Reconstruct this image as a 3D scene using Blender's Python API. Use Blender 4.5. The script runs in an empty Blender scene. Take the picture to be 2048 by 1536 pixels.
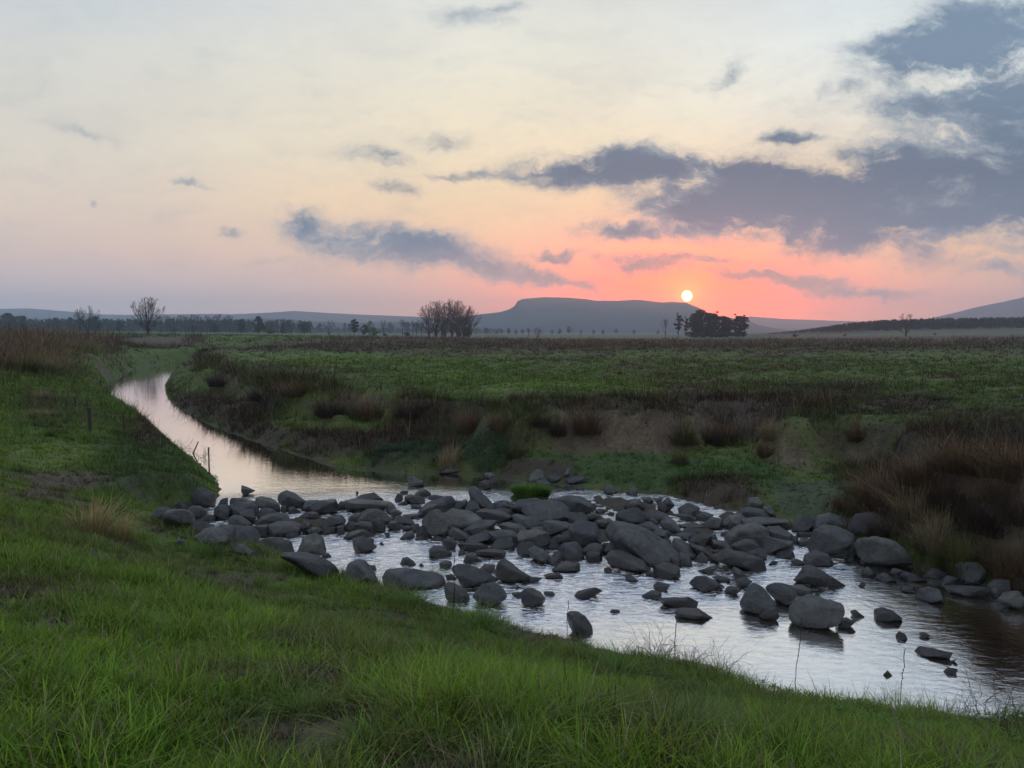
import bpy, bmesh, math, random
import numpy as np
from mathutils import Vector, noise as mnoise
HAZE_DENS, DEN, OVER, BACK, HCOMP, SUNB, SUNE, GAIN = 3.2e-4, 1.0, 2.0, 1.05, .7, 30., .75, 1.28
R = math.radians
random.seed(7); rng = np.random.default_rng(7)
scene = bpy.context.scene
col = scene.collection
# ------------------------------------------------------------------ camera geometry
H, F, HV = 4.5, 1538.0, 664.0
P = math.atan((768 - HV) / F); CP, SP = math.cos(P), math.sin(P)
def ray(u, v):
    X = (np.asarray(u, float) - 1024) / F; Z = (768 - np.asarray(v, float)) / F
    return X, CP + Z * SP, -SP + Z * CP
def at(u, v, z=0.0):
    x, y, w = ray(u, v); t = (z - H) / w
    return np.array([x * t, y * t, z + 0 * t])
def atD(u, D, v=HV):
    """world point seen at pixel (u, v) at horizontal depth D"""
    x, y, w = ray(u, v); t = D / y
    return np.array([x * t, D, H + w * t])
# ------------------------------------------------------------------ value noise
def _h(i, j, s):
    n = (i * 374761393 + j * 668265263 + s * 974711) & 0x7fffffff
    n = ((n ^ (n >> 13)) * 1274126177) & 0x7fffffff
    return ((n ^ (n >> 16)) & 0xffff) / 65535.0
def vnoise(x, y, s=0):
    xi = np.floor(x).astype(np.int64); yi = np.floor(y).astype(np.int64)
    fx = x - xi; fy = y - yi; fx = fx * fx * (3 - 2 * fx); fy = fy * fy * (3 - 2 * fy)
    a = _h(xi, yi, s); b = _h(xi + 1, yi, s); c = _h(xi, yi + 1, s); d = _h(xi + 1, yi + 1, s)
    return (a * (1 - fx) + b * fx) * (1 - fy) + (c * (1 - fx) + d * fx) * fy
def fbm(x, y, s=0, o=4):
    r = 0; a = .5
    for k in range(o):
        r = r + a * vnoise(x, y, s + k * 17); x = x * 2.03 + 3.1; y = y * 2.03 + 1.7; a *= .5
    return r / (1 - .5 ** o)
def sstep(a, b, x):
    t = np.clip((x - a) / (b - a), 0, 1); return t * t * (3 - 2 * t)
# ------------------------------------------------------------------ river outline (pixels on the water plane)
LEFT = [(470,717),(420,721),(330,727),(265,740),(228,765),(222,790),(235,805),(262,820),(290,835),(312,855),(345,885),(375,908),(402,930),(428,955),(442,978),(430,1003),
        (395,1012),(330,1018),(300,1045),(345,1085),(480,1115),(600,1142),(690,1172),(770,1182),(850,1210),(920,1240),(1000,1262),(1100,1282),(1200,1305),(1300,1318),(1400,1338),(1500,1372),(1600,1402),(1750,1420),(1900,1440),(2048,1462),(2400,1500)]
RIGHT = [(2400,1250),(2048,1188),(1900,1158),(1830,1132),(1720,1112),(1690,1082),(1600,1060),(1560,1040),(1440,1018),(1400,1008),(1330,990),(1250,985),(1150,975),(1060,965),(1000,955),(900,948),(800,945),(700,938),(640,925),(560,900),(500,880),(430,855),(370,825),(335,797),(330,770),(345,742),(400,733),(470,729)]
RP = np.array([at(u, v, 0.)[:2] for u, v in LEFT + RIGHT])
def seg_dist(px, py, poly):
    d2 = np.full(px.shape, 1e18); inside = np.zeros(px.shape, bool); n = len(poly)
    for i in range(n):
        ax, ay = poly[i]; bx, by = poly[(i + 1) % n]
        dx, dy = bx - ax, by - ay; L = dx * dx + dy * dy + 1e-12
        t = np.clip(((px - ax) * dx + (py - ay) * dy) / L, 0, 1)
        d2 = np.minimum(d2, (px - ax - t * dx) ** 2 + (py - ay - t * dy) ** 2)
        c = ((ay > py) != (by > py)); 
        if ay != by: inside ^= c & (px < (bx - ax) * (py - ay) / (by - ay) + ax)
    return np.sqrt(d2) * np.where(inside, -1, 1)
# ------------------------------------------------------------------ terrain height from surveyed points
CT = [ # (u, v, z) seen in the photograph
 (0,1536,2.95),(500,1536,2.92),(1024,1536,2.9),(1500,1536,2.6),(2048,1536,1.95),(-400,1536,2.95),(2500,1536,1.6),
 (0,1250,2.6),(400,1250,2.25),(800,1330,2.3),(1200,1400,1.75),(1500,1440,1.3),(1800,1470,.95),
 (0,1100,2.35),(150,1080,1.9),(350,1150,1.35),(600,1200,.85),(800,1260,.75),(1024,1310,.7),(1300,1350,.45),(1600,1420,.4),(2048,1480,.35),
 (0,1000,1.95),(120,1000,1.5),(250,1020,1.0),(300,1090,.9),
 (0,930,1.6),(100,950,1.25),(250,950,.95),(350,960,.75),(410,965,.5),(0,850,1.6),(100,850,1.45),(180,866,1.25),(250,868,1.0),(290,850,.5),(330,900,.6),(390,940,.5),
 (0,790,1.7),(100,780,1.5),(180,790,1.0),(210,780,.5),(0,745,2.2),(100,740,2.0),(200,720,1.7),(260,722,1.0),(330,712,1.3),(400,700,2.2),(-300,900,2.0),(-300,745,2.6),
 (1040,905,.7),(1160,900,.7),(1280,908,.7),(1050,850,1.45),(1100,812,1.95),(1200,800,2.05),(1280,815,1.95),(1000,800,2.0),(900,790,2.0),
 (900,900,.65),(900,850,1.05),(800,890,.55),(800,830,1.05),(820,790,1.95),(700,900,.5),(680,838,.85),(640,795,1.5),(620,765,2.05),(600,880,.4),(560,830,.8),(540,790,1.3),(520,745,2.05),
 (450,825,.6),(450,780,.95),(450,738,1.9),(380,800,.45),(370,765,.7),(420,722,1.7),(360,745,.45),
 (1400,930,.5),(1500,960,.5),(1450,880,.9),(1400,810,1.7),(1590,945,.55),(1545,945,.55),(1640,940,.6),(1590,872,1.35),(1650,868,1.3),(1560,800,1.8),(1500,770,2.0),
 (1700,1000,.5),(1700,900,1.0),(1750,1060,.35),(1800,850,1.6),(1800,950,1.1),(1850,1040,.9),(1950,1100,.55),(1950,960,1.5),(2048,1000,1.5),(2048,1130,.5),(2048,880,2.1),(2300,1000,2.2),
 (1950,850,2.0),(1900,790,2.1),(1700,780,2.0),(1300,760,2.05),(1100,760,2.0),(800,750,2.0),
]
CD = [ # (u, depth, z)
 (600,60,2.05),(1000,60,2.1),(1400,60,2.1),(1800,60,2.2),(2100,60,2.3),
 (520,105,2.2),(700,110,2.15),(1000,110,2.25),(1400,100,2.3),(1800,100,2.35),(2200,100,2.4),
 (1024,170,1.9),(1500,170,1.9),(1900,170,2.0),(600,170,2.9),(1024,400,1.6),(1024,1000,1.4),(1024,3500,1.2),(1400,400,1.5),(1400,1200,1.4),
 (0,62,3.1),(0,75,3.4),(150,72,3.0),(250,100,1.8),(300,123,1.9),(380,130,2.0),(300,170,3.5),(400,175,3.0),(180,110,3.3),(0,110,3.7),(-400,80,3.6),(200,190,3.9),(-100,190,4.0),(450,190,3.4),(0,400,4.3),(300,400,4.2),(600,400,3.0),
 (0,900,4.8),(400,900,4.6),(700,1000,2.6),(0,3500,4.),(600,3500,3),
 (1600,330,2.2),(1750,420,3.6),(1900,420,4.2),(2100,420,4.8),(1700,560,6.5),(1900,560,8.5),(2100,560,9.3),(2500,560,10),(1550,560,3),(1750,800,4),(2100,900,6),(2200,3500,3),(1700,3500,1.2),
]
pts = [at(u, v, z) for u, v, z in CT]
for u, D, z in CD:
    p = atD(u, D); p[2] = z; pts.append(p)
for p in ((-8,-6,2.9),(8,-6,2.7),(0,-6,2.9),(0,0,2.92),(-3,2,2.92),(3,2,2.8),(-9,4,2.8),(10,3,1.5),(5,4,2.0)): pts.append(np.array(p, float))
C3 = np.array(pts)
def q(x, y):
    yy = np.maximum(y, -7.) + 9.
    return np.stack([x / (yy) * 2.6, np.log(yy) * 2.0], -1)
CQ = q(C3[:, 0], C3[:, 1])
def phi(r2): return np.sqrt(r2 + .0025)
_A = phi(((CQ[:, None] - CQ[None]) ** 2).sum(-1)); n_ = len(CQ)
_W = np.linalg.solve(_A + np.eye(n_) * -.004, C3[:, 2] - 2.0)
# grid of the ground: rows geometric in depth, columns a fan
Y0, GA, GB, NR, NC = -6.0, 4.0, 0.00728, 960, 620
def row_y(k): return Y0 + GA * (np.exp(GB * k) - 1)
def halfw(y): return 9.0 + 0.95 * (y - Y0)
ks = np.arange(NR); ss = np.linspace(-1, 1, NC)
GY = np.repeat(row_y(ks)[:, None], NC, 1); GX = ss[None] * halfw(GY)
def base_h(x, y):
    sh = x.shape; x = x.ravel(); y = y.ravel(); out = np.empty_like(x)
    for i in range(0, len(x), 40000):
        Q = q(x[i:i + 40000], y[i:i + 40000])
        out[i:i + 40000] = phi(((Q[:, None] - CQ[None]) ** 2).sum(-1)) @ _W + 2.0
    return out.reshape(sh)
GZ = base_h(GX, GY)
GD = seg_dist(GX, GY, RP)
dr = np.hypot(GX, GY)
RSP = np.array([at(u, v, 0.)[:2] for u, v in [(2600,1200),(2048,1188),(1690,1082),(1400,1008),(1000,955),(640,925),(430,855),(330,770),(345,742)]] + [(-46, 118), (-60,4000), (6000, 4000), (6000, 10)])
rs_d = seg_dist(GX, GY, RSP)
tn = (fbm(GX * .55, GY * .55, 301, 4) - .5) * .75
GZt = np.where(GZ > .45, .45 + .25 * np.clip(GZ - .45, 0, .6) + np.maximum(GZ - .60, .0) * 0 + (np.maximum(GZ, 1.9) - .60) * sstep(1.0 + tn, 1.45 + tn, GZ), GZ)
GZ = np.where((rs_d < 0) & (GZ < 2.3), GZ + (np.minimum(GZt, np.maximum(GZ, 2.0)) - GZ) * .8 * sstep(75, 45, GY), GZ)
lim = sstep(0.0, 1.0, GD / np.clip(.5 + dr * .012, .5, 2.0))
GZ = np.where(GD > 0, .02 + lim * np.maximum(GZ, .12), np.maximum(-.34, GD * .45))
GZ += np.where(GD > .15, 1, 0) * sstep(.1, .8, GD) * (
      (fbm(GX * 2.6, GY * 2.6, 5, 4) - .5) * .14 + (fbm(GX * .6, GY * .6, 9, 3) - .5) * .22
    + np.where(dr > 24, 1, 0) * sstep(24, 60, dr) * ((fbm(GX * .55, GY * .35, 21, 4) - .5) * .45 + (np.maximum(fbm(GX * 1.3, GY * .9, 23, 3), .5) - .5) * .6))
heap = sstep(.9, -.9, seg_dist(GX, GY, np.array([at(u, v)[:2] for u, v in [(330,1035),(560,1018),(850,1035),(980,1000),(1200,985),(1380,1015),(1500,1020),(1680,1065),(1620,1105),(1500,1095),(1480,1125),(1240,1130),(1000,1090),(900,1075),(700,1070),(560,1090),(400,1085)]])))
GZ = np.where(GD <= 0, GZ * (1 - heap) + heap * (-.06 + .55 * (fbm(GX * 1.9, GY * 1.3, 88, 4) - .36)), GZ)
GZ[GD <= 0] += ((fbm(GX * 3, GY * 3, 31, 3) - .5) * .12)[GD <= 0]
def gidx(x, y):
    r = np.log(np.maximum((y - Y0) / GA + 1, 1e-6)) / GB
    c = (x / halfw(y) + 1) * .5 * (NC - 1)
    return np.clip(r, 0, NR - 1.001), np.clip(c, 0, NC - 1.001)
def look(G, x, y):
    r, c = gidx(np.asarray(x, float), np.asarray(y, float)); r0 = r.astype(int); c0 = c.astype(int); fr = r - r0; fc = c - c0
    if G.ndim == 3: fr = fr[..., None]; fc = fc[..., None]
    return (G[r0, c0] * (1 - fc) + G[r0, c0 + 1] * fc) * (1 - fr) + (G[r0 + 1, c0] * (1 - fc) + G[r0 + 1, c0 + 1] * fc) * fr
_ys = np.exp(np.linspace(math.log(1.6), math.log(4500), 3000))
def hit(u, v):
    """the ground or water point seen at a pixel"""
    x, y, w = ray(u, v); X = x / y * _ys; Z = H + w / y * _ys
    g = np.maximum(look(GZ, X, _ys), 0.0)
    b = np.nonzero(Z < g)[0]
    if not len(b): return np.array([X[-1], _ys[-1], g[-1]])
    i = b[0]
    if i == 0: return np.array([X[0], _ys[0], g[0]])
    d0 = Z[i - 1] - g[i - 1]; d1 = Z[i] - g[i]; t = d0 / (d0 - d1 + 1e-9)
    Y = _ys[i - 1] * (1 - t) + _ys[i] * t
    return np.array([x / y * Y, Y, H + w / y * Y])
# ------------------------------------------------------------------ vegetation zones
c_ = lambda *a: np.array(a, float)
LUSH, FIELD, DARKG, BLUEG = c_(.082,.152,.012), c_(.072,.124,.014), c_(.030,.056,.014), c_(.030,.064,.024)
DRY, BRUSH, SOIL, MUD, LIME = c_(.150,.100,.058), c_(.036,.025,.018), c_(.120,.100,.080), c_(.060,.047,.036), c_(.100,.165,.014)
GC = np.zeros(GX.shape + (3,)); GC[:] = FIELD          # colour
GH = np.full(GX.shape, .06)                            # plant height
GK = np.zeros(GX.shape)                                # brushiness 0 grass 1 twigs
GN = np.ones(GX.shape)                                 # plant density
n1 = fbm(GX * .22, GY * .22, 41, 4); n2 = fbm(GX * 1.1, GY * 1.1, 43, 3)
right_side = rs_d < 0
near_side = ~right_side & (GY < 14.5 + .0 * GX) 
GC[near_side] = LUSH; GH[near_side] = .092
mid = ~right_side & (GY >= 14.5); GC[mid] = DARKG * .12 + LUSH * .88; GH[mid] = .16
def mixz(m, colr=None, h=None, k=None, n=None):
    global GC, GH, GK, GN
    if colr is not None: GC = GC * (1 - m[..., None]) + colr * m[..., None]
    if h is not None: GH = GH * (1 - m) + h * m
    if k is not None: GK = GK * (1 - m) + k * m
    if n is not None: GN = GN * (1 - m) + n * m
def zone(uv, colr, h=None, k=None, n=None, soft=.5, amt=1.0, D=None):
    pl = np.array([hit(u, v)[:2] for u, v in uv] if D is None else [atD(u, d)[:2] for u, d in uv])
    lo, hi = pl.min(0) - soft * 4, pl.max(0) + soft * 4
    rr = np.nonzero((GY[:, 0] > lo[1]) & (GY[:, 0] < hi[1]))[0]
    if not len(rr): return
    a, b = rr[0], rr[-1] + 1
    sd = np.full(GX.shape, 99.); sd[a:b] = seg_dist(GX[a:b], GY[a:b], pl)
    sd = sd + (n2 - .5) * soft * 2.2
    mixz(sstep(soft, -soft, sd) * amt, colr, h, k, n)
rs = right_side
# field colour: green with brown, browner far off
fm = np.where(rs, 1., 0.)
mixz(fm * sstep(.5, .64, n1 + (n2 - .5) * .35) * .9, c_(.050,.038,.020), .10)
mixz(fm * sstep(70, 105, GY) * sstep(260, 200, GY) * np.where(GX > -40, 1, 0) * .85, c_(.050,.040,.024), .20)
mixz(fm * sstep(110, 160, GY) * .8, c_(.11,.085,.055), .35, n=.5)
mixz(sstep(330, 460, GY), c_(.060,.085,.045), .3, n=.2)
zone([(430,704),(640,702),(1060,728),(1040,760),(900,760),(760,745),(520,728)], FIELD * 1.35 + c_(0,.022,0), .09, soft=2.5, amt=.8)
zone([(760,762),(960,745),(1300,758),(1330,790),(1120,795),(1010,792),(880,780)], FIELD * 1.3 + c_(0,.018,0), .10, soft=1., amt=.85)
zone([(1600,715),(2048,722),(2300,760),(2048,762),(1750,740)], FIELD * .85, .12, soft=2, amt=.6)
# right bank slopes
zone([(1280,800),(1500,765),(1760,765),(2100,790),(2300,860),(2048,900),(1800,905),(1620,865),(1420,872),(1330,868)], c_(.034,.027,.021), .20, .3, .5, soft=1.8, amt=.8)
mixz(rs * sstep(.50, .62, fbm(GX * .5 + 9, GY * .4, 341, 4)) * sstep(20, 24, GY) * sstep(75, 60, GY) * .75, FIELD * .8 + c_(0,.012,0), .12, 0, .9)
zone([(1500,790),(1690,785),(1700,830),(1560,840)], DARKG, .25, 0, soft=.6, amt=.7)
zone([(395,705),(460,735),(560,762),(700,775),(860,798),(1000,812),(1060,840),(1040,900),(930,850),(800,832),(690,822),(560,800),(470,768),(400,740)], BRUSH, .78, .95, soft=.6)
zone([(330,768),(370,790),(470,800),(560,822),(620,845),(700,855),(860,845),(930,880),(900,925),(760,925),(650,915),(560,895),(500,875),(430,850),(360,820)], BRUSH * 1.05, .42, .95, soft=.35)
zone([(560,825),(700,815),(800,838),(780,850),(680,860),(600,862),(545,840)], LIME * .85, .10, 0, soft=.7, amt=.9)
zone([(720,905),(900,885),(960,905),(900,945),(740,942)], BLUEG * .9, .2, 0, soft=.8, amt=.8)
zone([(880,880),(1040,870),(1060,940),(960,950),(880,940)], BLUEG * .9, .25, 0, soft=.9, amt=.8)
zone([(1040,905),(1300,905),(1560,905),(1560,990),(1400,985),(1150,965),(1060,955)], DARKG * .9 + c_(.004,.040,.0), .14, 0, soft=.4)
zone([(1130,925),(1010,930),(990,955),(1160,962)], MUD * .6, .05, 0, .3, soft=.3)
zone([(1560,975),(1700,960),(1720,1030),(1600,1040),(1540,1010)], BLUEG + c_(.02,.02,.015), .06, 0, soft=.3)
zone([(1700,930),(1800,880),(2048,860),(2300,950),(2300,1170),(2048,1170),(1850,1120),(1730,1080),(1690,1020)], c_(.042,.033,.023), .50, .9, soft=.5)
zone([(1040,808),(1300,800),(1500,790),(1700,800),(1700,840),(1520,860),(1400,880),(1330,870),(1260,835),(1120,835),(1060,870),(1030,850)], BRUSH * .95, .6, .9, soft=.5, amt=.85)
zone([(1330,960),(1500,955),(1520,1000),(1400,1010)], BRUSH * 1.1, .3, .8, soft=.3)
for cu, cv, du, dv in ((1160,880,115,28),(1230,855,60,30),(1590,905,62,34),(1330,860,28,26),(1715,905,22,28),(1290,885,50,22)):
    th = np.linspace(0, 2 * math.pi, 12, endpoint=False)
    zone([(cu + du * math.cos(t), cv + dv * math.sin(t)) for t in th], SOIL, .12, .15, .42, soft=.5, amt=.9)
# left bank
zone([(0,744),(100,740),(140,725),(220,705),(300,695),(400,690),(400,672),(0,672),(-200,680),(-200,750)], DRY * .95, .6, .35, soft=2.0)
zone([(200,700),(390,693),(400,672),(250,672)], BRUSH * 1.3, .5, .7, soft=2.0, amt=.7)
zone([(0,900),(110,885),(200,905),(150,935),(0,930)], LIME, .08, soft=.4)
zone([(30,945),(130,935),(250,950),(300,985),(180,985),(60,975)], MUD, .07, 0, .35, soft=.5)
zone([(20,985),(120,985),(140,1010),(30,1010)], MUD, .07, 0, .3, soft=.4)
zone([(40,800),(130,795),(220,850),(120,870),(30,850)], c_(.06,.055,.035), .25, .4, soft=.8, amt=.6)
zone([(230,885),(340,880),(420,960),(420,1000),(330,1010),(200,1000),(180,930)], BLUEG * .9 + c_(0,0,-.008), .2, .1, soft=.5, amt=.8)
zone([(400,960),(438,965),(438,1000),(405,1000)], LIME, .12, soft=.12)
zone([(255,845),(305,842),(330,880),(300,905),(250,880)], BRUSH * 1.3, .25, .6, soft=.4)
# near bank: bare patches and the leafy edge
for cu, cv, du, dv in ((640,1370,70,32),(520,1455,90,45),(540,1520,70,30),(140,1480,75,40),(110,1235,40,20),(960,1500,50,30),(1250,1460,35,35),(430,1380,40,18),(1540,1400,50,16)):
    th = np.linspace(0, 2 * math.pi, 10, endpoint=False)
    zone([(cu + du * math.cos(t), cv + dv * math.sin(t)) for t in th], MUD * .9, .09, 0, .22, soft=.12)
zone([(1480,1345),(1640,1372),(1780,1395),(2048,1430),(2300,1450),(2300,1536),(1900,1500),(1640,1440),(1500,1400)], LIME * .95, .13, soft=.3, amt=.85)
zone([(1250,1275),(1470,1305),(1560,1350),(1500,1375),(1300,1330)], c_(.075,.10,.03), .14, .2, soft=.2, amt=.5)
gy_ = np.gradient(GZ, axis=0) / np.gradient(GY, axis=0); gx_ = np.gradient(GZ, axis=1) / np.gradient(GX, axis=1)
steep = sstep(.75, 1.4, np.hypot(gx_, gy_) + (n2 - .5) * .6) * np.where((GD > .4) & (GY < 70), 1, 0) * sstep(.38, .56, fbm(GX * .35, GY * .35, 311, 3) + np.where(GX > -1, .05, -.08))
mixz(steep * .9, SOIL, .12, 0, .25)
# patchiness of the near turf
pz = sstep(.42, .66, fbm(GX * .75, GY * .75, 321, 4)) * near_side; mixz(pz * .65, c_(.060,.078,.016), None, None, .7)
pz = sstep(.56, .68, fbm(GX * 1.3 + 5, GY * 1.3, 325, 3)) * near_side; mixz(pz * .8, MUD, .08, None, .3)
# steep ground reads as bare earth, river bed as mud
bed = sstep(.15, -.02, GD); mixz(bed, c_(.035,.030,.022), .0, 0, 0)
zone([(1500,330),(1560,420),(2300,420),(2300,750),(1500,750)], c_(.030,.036,.024), .4, 0, .5, soft=12, D=1)
zone([(1760,400),(2300,400),(2300,500),(1760,470)], c_(.050,.085,.040), .3, 0, .5, soft=8, D=1)
bare_ = (GN < .5)[..., None]
GCg = np.where(bare_, GC * .85, GC * .60 + c_(.040,.032,.020) * .22) * (.62 + .5 * n2[..., None])
# ------------------------------------------------------------------ helpers
def tag(o, label=None, cat=None, group=None, kind=None):
    if label: o['label'] = label
    if cat: o['category'] = cat
    if group: o['group'] = group
    if kind: o['kind'] = kind
    return o
def link(o, parent=None):
    col.objects.link(o)
    if parent is not None: o.parent = parent
    return o
def npmesh(name, V, Fc, mat=None, colr=None, smooth=False):
    """V (n,3); Fc (m,3) or (m,4) ints"""
    me = bpy.data.meshes.new(name); V = np.asarray(V, np.float32); Fc = np.asarray(Fc, np.int32); k = Fc.shape[1]
    me.vertices.add(len(V)); me.vertices.foreach_set('co', V.ravel())
    me.loops.add(Fc.size); me.loops.foreach_set('vertex_index', Fc.ravel())
    me.polygons.add(len(Fc)); me.polygons.foreach_set('loop_start', np.arange(0, Fc.size, k, dtype=np.int32))
    try: me.polygons.foreach_set('loop_total', np.full(len(Fc), k, np.int32))
    except Exception: pass
    me.polygons.foreach_set('use_smooth', np.full(len(Fc), smooth, bool))
    me.update(calc_edges=True)
    if colr is not None:
        at_ = me.color_attributes.new('Col', 'FLOAT_COLOR', 'POINT')
        cc = np.ones((len(V), 4), np.float32); cc[:, :3] = colr; at_.data.foreach_set('color', cc.ravel())
    if mat: me.materials.append(mat)
    return me
def nob(name, me, parent=None, loc=None):
    o = bpy.data.objects.new(name, me); link(o, parent)
    if loc is not None: o.location = loc
    return o
def empty(name, loc=(0, 0, 0)):
    o = bpy.data.objects.new(name, None); o.empty_display_size = .2; o.location = loc; return link(o)
def thing_copy(root, loc, rz=0, sc=(1, 1, 1)):
    r = root.copy(); col.objects.link(r); r.location = loc; r.rotation_euler = (0, 0, rz); r.scale = sc
    for ch in list(root.children):
        c = ch.copy(); col.objects.link(c); c.parent = r
    return r
# ------------------------------------------------------------------ materials
class N:
    def __init__(s, tree): s.t = tree; s.n = tree.nodes; s.l = tree.links
    def new(s, ty, **kw):
        nd = s.n.new(ty)
        for k, v in kw.items(): setattr(nd, k, v)
        return nd
    def inp(s, nd, i, v):
        if isinstance(v, bpy.types.NodeSocket): s.l.new(v, nd.inputs[i])
        elif v is not None: nd.inputs[i].default_value = v
    def m(s, op, a, b=None, c=None, clamp=False):
        nd = s.new('ShaderNodeMath', operation=op, use_clamp=clamp); s.inp(nd, 0, a); s.inp(nd, 1, b); s.inp(nd, 2, c); return nd.outputs[0]
    def vm(s, op, a, b=None, out=0):
        nd = s.new('ShaderNodeVectorMath', operation=op); s.inp(nd, 0, a); s.inp(nd, 1, b); return nd.outputs[out]
    def mix(s, f, a, b, bt='MIX', clampf=True):
        nd = s.new('ShaderNodeMix', data_type='RGBA', blend_type=bt); nd.clamp_factor = clampf
        s.inp(nd, 0, f); s.inp(nd, 6, a); s.inp(nd, 7, b); return nd.outputs[2]
    def noise(s, vec, scale, det=4, rough=.5, dist=0., out=0):
        nd = s.new('ShaderNodeTexNoise'); s.inp(nd, 'Vector', vec); nd.inputs['Scale'].default_value = scale
        nd.inputs['Detail'].default_value = det; nd.inputs['Roughness'].default_value = rough; nd.inputs['Distortion'].default_value = dist
        return nd.outputs[out]
    def ramp(s, f, stops, interp='LINEAR'):
        nd = s.new('ShaderNodeValToRGB'); cr = nd.color_ramp; cr.interpolation = interp
        while len(cr.elements) < len(stops): cr.elements.new(.5)
        for e, (p, c) in zip(cr.elements, stops):
            e.position = p; e.color = (*c, 1) if len(c) == 3 else c
        s.inp(nd, 0, f); return nd.outputs[0]
    def mr(s, v, a, b, c=0., d=1., smooth=True):
        nd = s.new('ShaderNodeMapRange', interpolation_type='SMOOTHSTEP' if smooth else 'LINEAR')
        for i, x in enumerate((v, a, b, c, d)): s.inp(nd, i, x)
        return nd.outputs[0]
def material(name):
    m = bpy.data.materials.new(name); m.use_nodes = True; m.node_tree.nodes.clear()
    n = N(m.node_tree); out = n.new('ShaderNodeOutputMaterial'); return m, n, out
def princ(n, out, **kw):
    p = n.new('ShaderNodeBsdfPrincipled')
    for k, v in kw.items(): n.inp(p, k.replace('_', ' '), v)
    n.l.new(p.outputs[0], out.inputs[0]); return p
def attr(n, name='Col'):
    a = n.new('ShaderNodeAttribute'); a.attribute_name = name; return a.outputs[0]
# ground
M_ground, n, out = material('ground_earth')
geo = n.new('ShaderNodeNewGeometry').outputs['Position']
nz = n.noise(geo, 9., 6, .65); nz2 = n.noise(geo, 1.3, 4, .6); nz3 = n.noise(geo, 45., 3, .6)
f = n.m('ADD', n.m('MULTIPLY', n.mr(nz, .3, .7), 1.0), n.m('ADD', n.m('MULTIPLY', nz2, .5), n.m('MULTIPLY', nz3, .4)))
cc = n.mix(1.0, attr(n), n.mix(n.m('MULTIPLY', f, .5), (.35, .33, .3, 1), (1.5, 1.45, 1.3, 1)), 'MULTIPLY')
bp = n.new('ShaderNodeBump'); bp.inputs['Strength'].default_value = .8; bp.inputs['Distance'].default_value = .06; n.l.new(n.m('ADD', nz, n.m('MULTIPLY', nz3, .3)), bp.inputs['Height'])
princ(n, out, Base_Color=cc, Roughness=.95, Normal=bp.outputs[0])
# plants: colour per blade, a little light through the leaf
def plant_mat(name, rough=.6, trans=.3, spec=.16):
    m, n, out = material(name); c = attr(n)
    p = n.new('ShaderNodeBsdfPrincipled'); n.inp(p, 'Base Color', c); n.inp(p, 'Roughness', rough); n.inp(p, 'Specular IOR Level', spec)
    t = n.new('ShaderNodeBsdfTranslucent'); n.inp(t, 0, c)
    mx = n.new('ShaderNodeMixShader'); mx.inputs[0].default_value = trans
    n.l.new(p.outputs[0], mx.inputs[1]); n.l.new(t.outputs[0], mx.inputs[2]); n.l.new(mx.outputs[0], out.inputs[0]); return m
M_blade = plant_mat('grass_blade'); M_dry = plant_mat('dry_stalk', .9, .2, .04); M_leaf = plant_mat('leaf', .6, .25, .2)
# rock
def rock_mat(name, base, pale, lich=.35, wetz=.09):
    m, n, out = material(name)
    geo = n.new('ShaderNodeNewGeometry'); pos = geo.outputs['Position']; oi = n.new('ShaderNodeObjectInfo').outputs['Random']
    a = n.noise(pos, 3.2, 6, .62, .3); b = n.noise(pos, 26., 5, .65); c = n.noise(pos, 90., 3, .6)
    a2 = n.noise(pos, 8.5, 5, .7, .5); base_c = n.mix(n.mr(n.m('ADD', n.m('MULTIPLY', a, .5), n.m('MULTIPLY', a2, .5)), .40, .60), base, pale)
    base_c = n.mix(n.m('MULTIPLY', n.mr(b, .5, .72), lich), base_c, tuple(min(1, x * 1.7) for x in pale[:3]) + (1,))
    base_c = n.mix(n.m('MULTIPLY', n.mr(c, .55, .75), .35), base_c, (.03, .03, .033, 1))
    base_c = n.mix(1., base_c, n.mix(oi, (.62, .62, .66, 1), (1.3, 1.26, 1.18, 1)), 'MULTIPLY')
    sz = n.new('ShaderNodeSeparateXYZ'); n.l.new(pos, sz.inputs[0])
    wet = n.mr(n.m('ADD', sz.outputs[2], n.m('MULTIPLY', n.m('SUBTRACT', a, .5), .16)), wetz + .05, wetz - .03)
    base_c = n.mix(wet, base_c, n.mix(1., base_c, (.38, .38, .40, 1), 'MULTIPLY'))
    base_c = n.mix(1., base_c, (.74, .79, .86, 1), 'MULTIPLY'); ro = n.mr(wet, 0, 1, .58, .22)
    bp = n.new('ShaderNodeBump'); bp.inputs['Strength'].default_value = .75; bp.inputs['Distance'].default_value = .04
    n.l.new(n.m('ADD', n.m('ADD', n.m('MULTIPLY', a, 1.6), n.m('MULTIPLY', a2, 1.3)), n.m('ADD', b, n.m('MULTIPLY', c, .35))), bp.inputs['Height'])
    princ(n, out, Base_Color=base_c, Roughness=ro, Normal=bp.outputs[0], Specular_IOR_Level=.45); return m
M_rock = rock_mat('river_rock', (.019, .023, .029, 1), (.050, .054, .056, 1))
M_rock_pale = rock_mat('river_rock_pale', (.032, .036, .038, 1), (.080, .082, .076, 1), .45)
M_rock_dark = rock_mat('river_rock_dark', (.012, .015, .020, 1), (.032, .036, .042, 1), .25, .3)
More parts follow.
